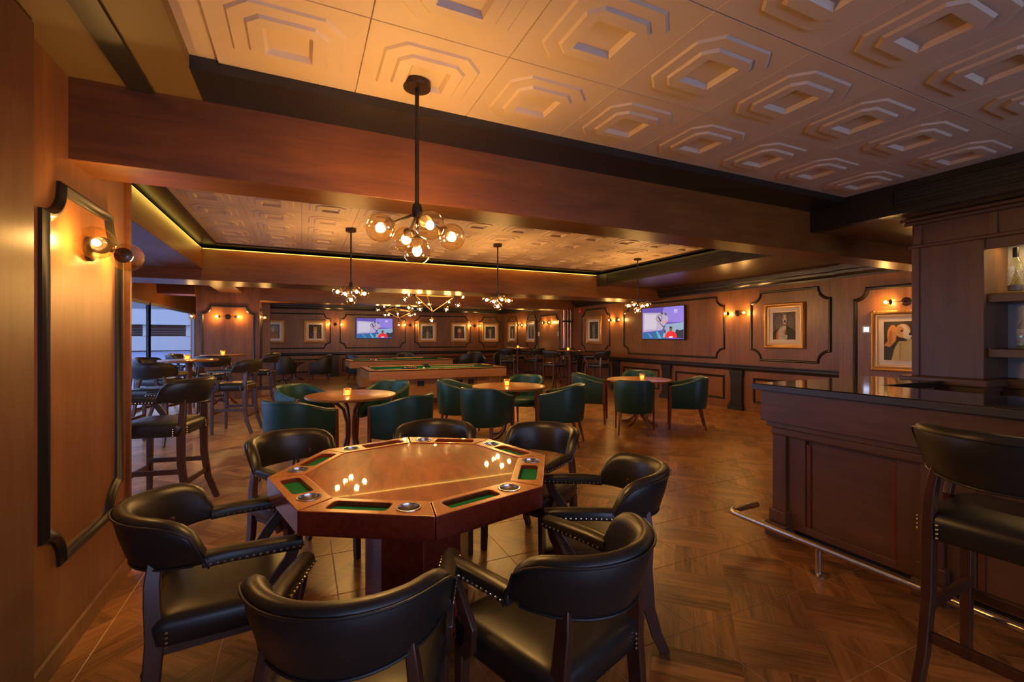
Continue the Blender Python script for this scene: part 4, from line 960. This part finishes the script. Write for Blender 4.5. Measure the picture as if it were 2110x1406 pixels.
for z_ in (1.79, 1.37):
    bc('shelf', 4.80, 5.15, Y0, 1.65, z_-.07, z_-.008, 'bar', .003); bc('shelf_glass', 4.79, 5.15, Y0, 1.65, z_-.008, z_, 'clear', 0)
bc('valance', 4.77, 4.80, Y0, 1.65, 2.13, 2.22, 'bar')
area((5.0, 1.0, 2.19), (0, 0, 0), .04, 1.2, 2.2, (1, .62, .2), 'niche_light', bk); bpy.data.objects['niche_light'].location = (.22, 1.0, 2.19)
# bottles
def bottle(loc, prof, lb, cap, label_bands, liquid=None):
    t = empty('bottle', loc, 0, label=lb, cat='bottle')
    MB().lathe(prof, 28).build('glass_body', M['clear'], t, ang=60)
    if liquid: MB().lathe([(r*.9, z) for r, z in prof if z < liquid[0]]+[(.001, liquid[0])], 24).build('liquid', liquid[1], t, ang=60)
    MB().lathe([(.0165, cap[0]), (.0175, cap[0]+.005), (.0175, cap[1]-.004), (.015, cap[1]), (.001, cap[1])], 18).build('cap', M['cork'] if cap[2] == 'k' else M['mat'], t)
    for (z0, z1, r, mt) in label_bands: MB().lathe([(r, z0), (r+.0006, z0+.002), (r+.0006, z1-.002), (r, z1)], 28).build('paper_label', mt, t)
    return t
liq = plain('pale_spirit', (.62, .52, .22), .2); lab = plain('cream_label', (.66, .62, .52), .6); lab2 = plain('grey_label', (.22, .21, .2), .6)
emb = plain('etched_print', (.55, .5, .42), .5)
bt = bottle((4.93, 1.535, 1.79), [(.036, 0), (.041, .006), (.042, .03), (.042, .20), (.038, .225), (.020, .262), (.0145, .275), (.0145, .30)], 'clear etched bottle with black neck on the upper back-bar shelf', (.272, .345, 'k'), [(.018, .060, .0424, lab2)], (.19, thin_glass('spirit', (.80, .72, .45), .3, .05)))
m = MB()
for r_ in range(9):
    for k in range(16):
        a = R(22.5*k+r_*9); z = .075+.0125*r_; rr = .0428
        m.ball((rr*math.cos(a), rr*math.sin(a), z), .0036, 5, 4)
tag(m.build('etched_pattern', emb, bt), kind='stuff')
bt = bottle((4.93, 1.485, 1.37), [(.040, 0), (.046, .005), (.047, .03), (.047, .14), (.043, .165), (.022, .20), (.0155, .22), (.0155, .25)], 'white rum bottle with a pale label on the lower back-bar shelf', (.235, .29, 'w'), [(.095, .145, .0474, lab), (.035, .080, .0474, plain('silver_label', (.45, .45, .44), .4))], (.14, thin_glass('spirit_pale', (.86, .88, .66), .3, .05)))
def text_on(parent, body, size, loc, rz, mat, bend=None):
    cu = bpy.data.curves.new('label_text', 'FONT'); cu.body = body; cu.size = size; cu.align_x = 'CENTER'; cu.align_y = 'CENTER'; cu.extrude = .0002
    o = bpy.data.objects.new('label_text', cu); C.objects.link(o)
    bpy.context.view_layer.update()
    me = bpy.data.meshes.new_from_object(o); bpy.data.objects.remove(o)
    if bend:
        for v in me.vertices:
            x, y_, z = v.co; a = x/bend; rr = bend+z; v.co = (rr*math.sin(a), -rr*math.cos(a), y_)
    me.materials.clear(); me.materials.append(mat)
    o = bpy.data.objects.new('label_text', me); C.objects.link(o); o.parent = parent; o.location = loc; o.rotation_euler = (0, 0, rz); return o
text_on(bt, 'BACARDI', .0150, (0, 0, .112), R(-72), M['cork'], .0482)
m = MB(); 
def disc(r, zc, rad, n=16):
    pts = []
    for k in range(n):
        a = 2*math.pi*k/n; x = rad*math.cos(a); z = zc+rad*math.sin(a); th = R(-72-90)+x/r; pts.append((r*math.cos(th), r*math.sin(th), z))
    return pts
m = MB(); m.poly(disc(.0487, .136, .0085)); m.build('red_roundel', M['red'], bt, smooth=False)
m = MB(); m.poly(disc(.0490, .136, .004, 6)); m.build('roundel_emblem', M['cork'], bt, smooth=False)
bottle((4.93, 1.40, 1.79), [(.034, 0), (.038, .006), (.038, .18), (.034, .205), (.016, .25), (.014, .29)], 'pale bottle cut off by the right edge, beside the etched bottle', (.28, .31, 'k'), [(.06, .13, .0384, lab)], (.16, thin_glass('spirit_amber', (.85, .6, .25), .3, .05)))
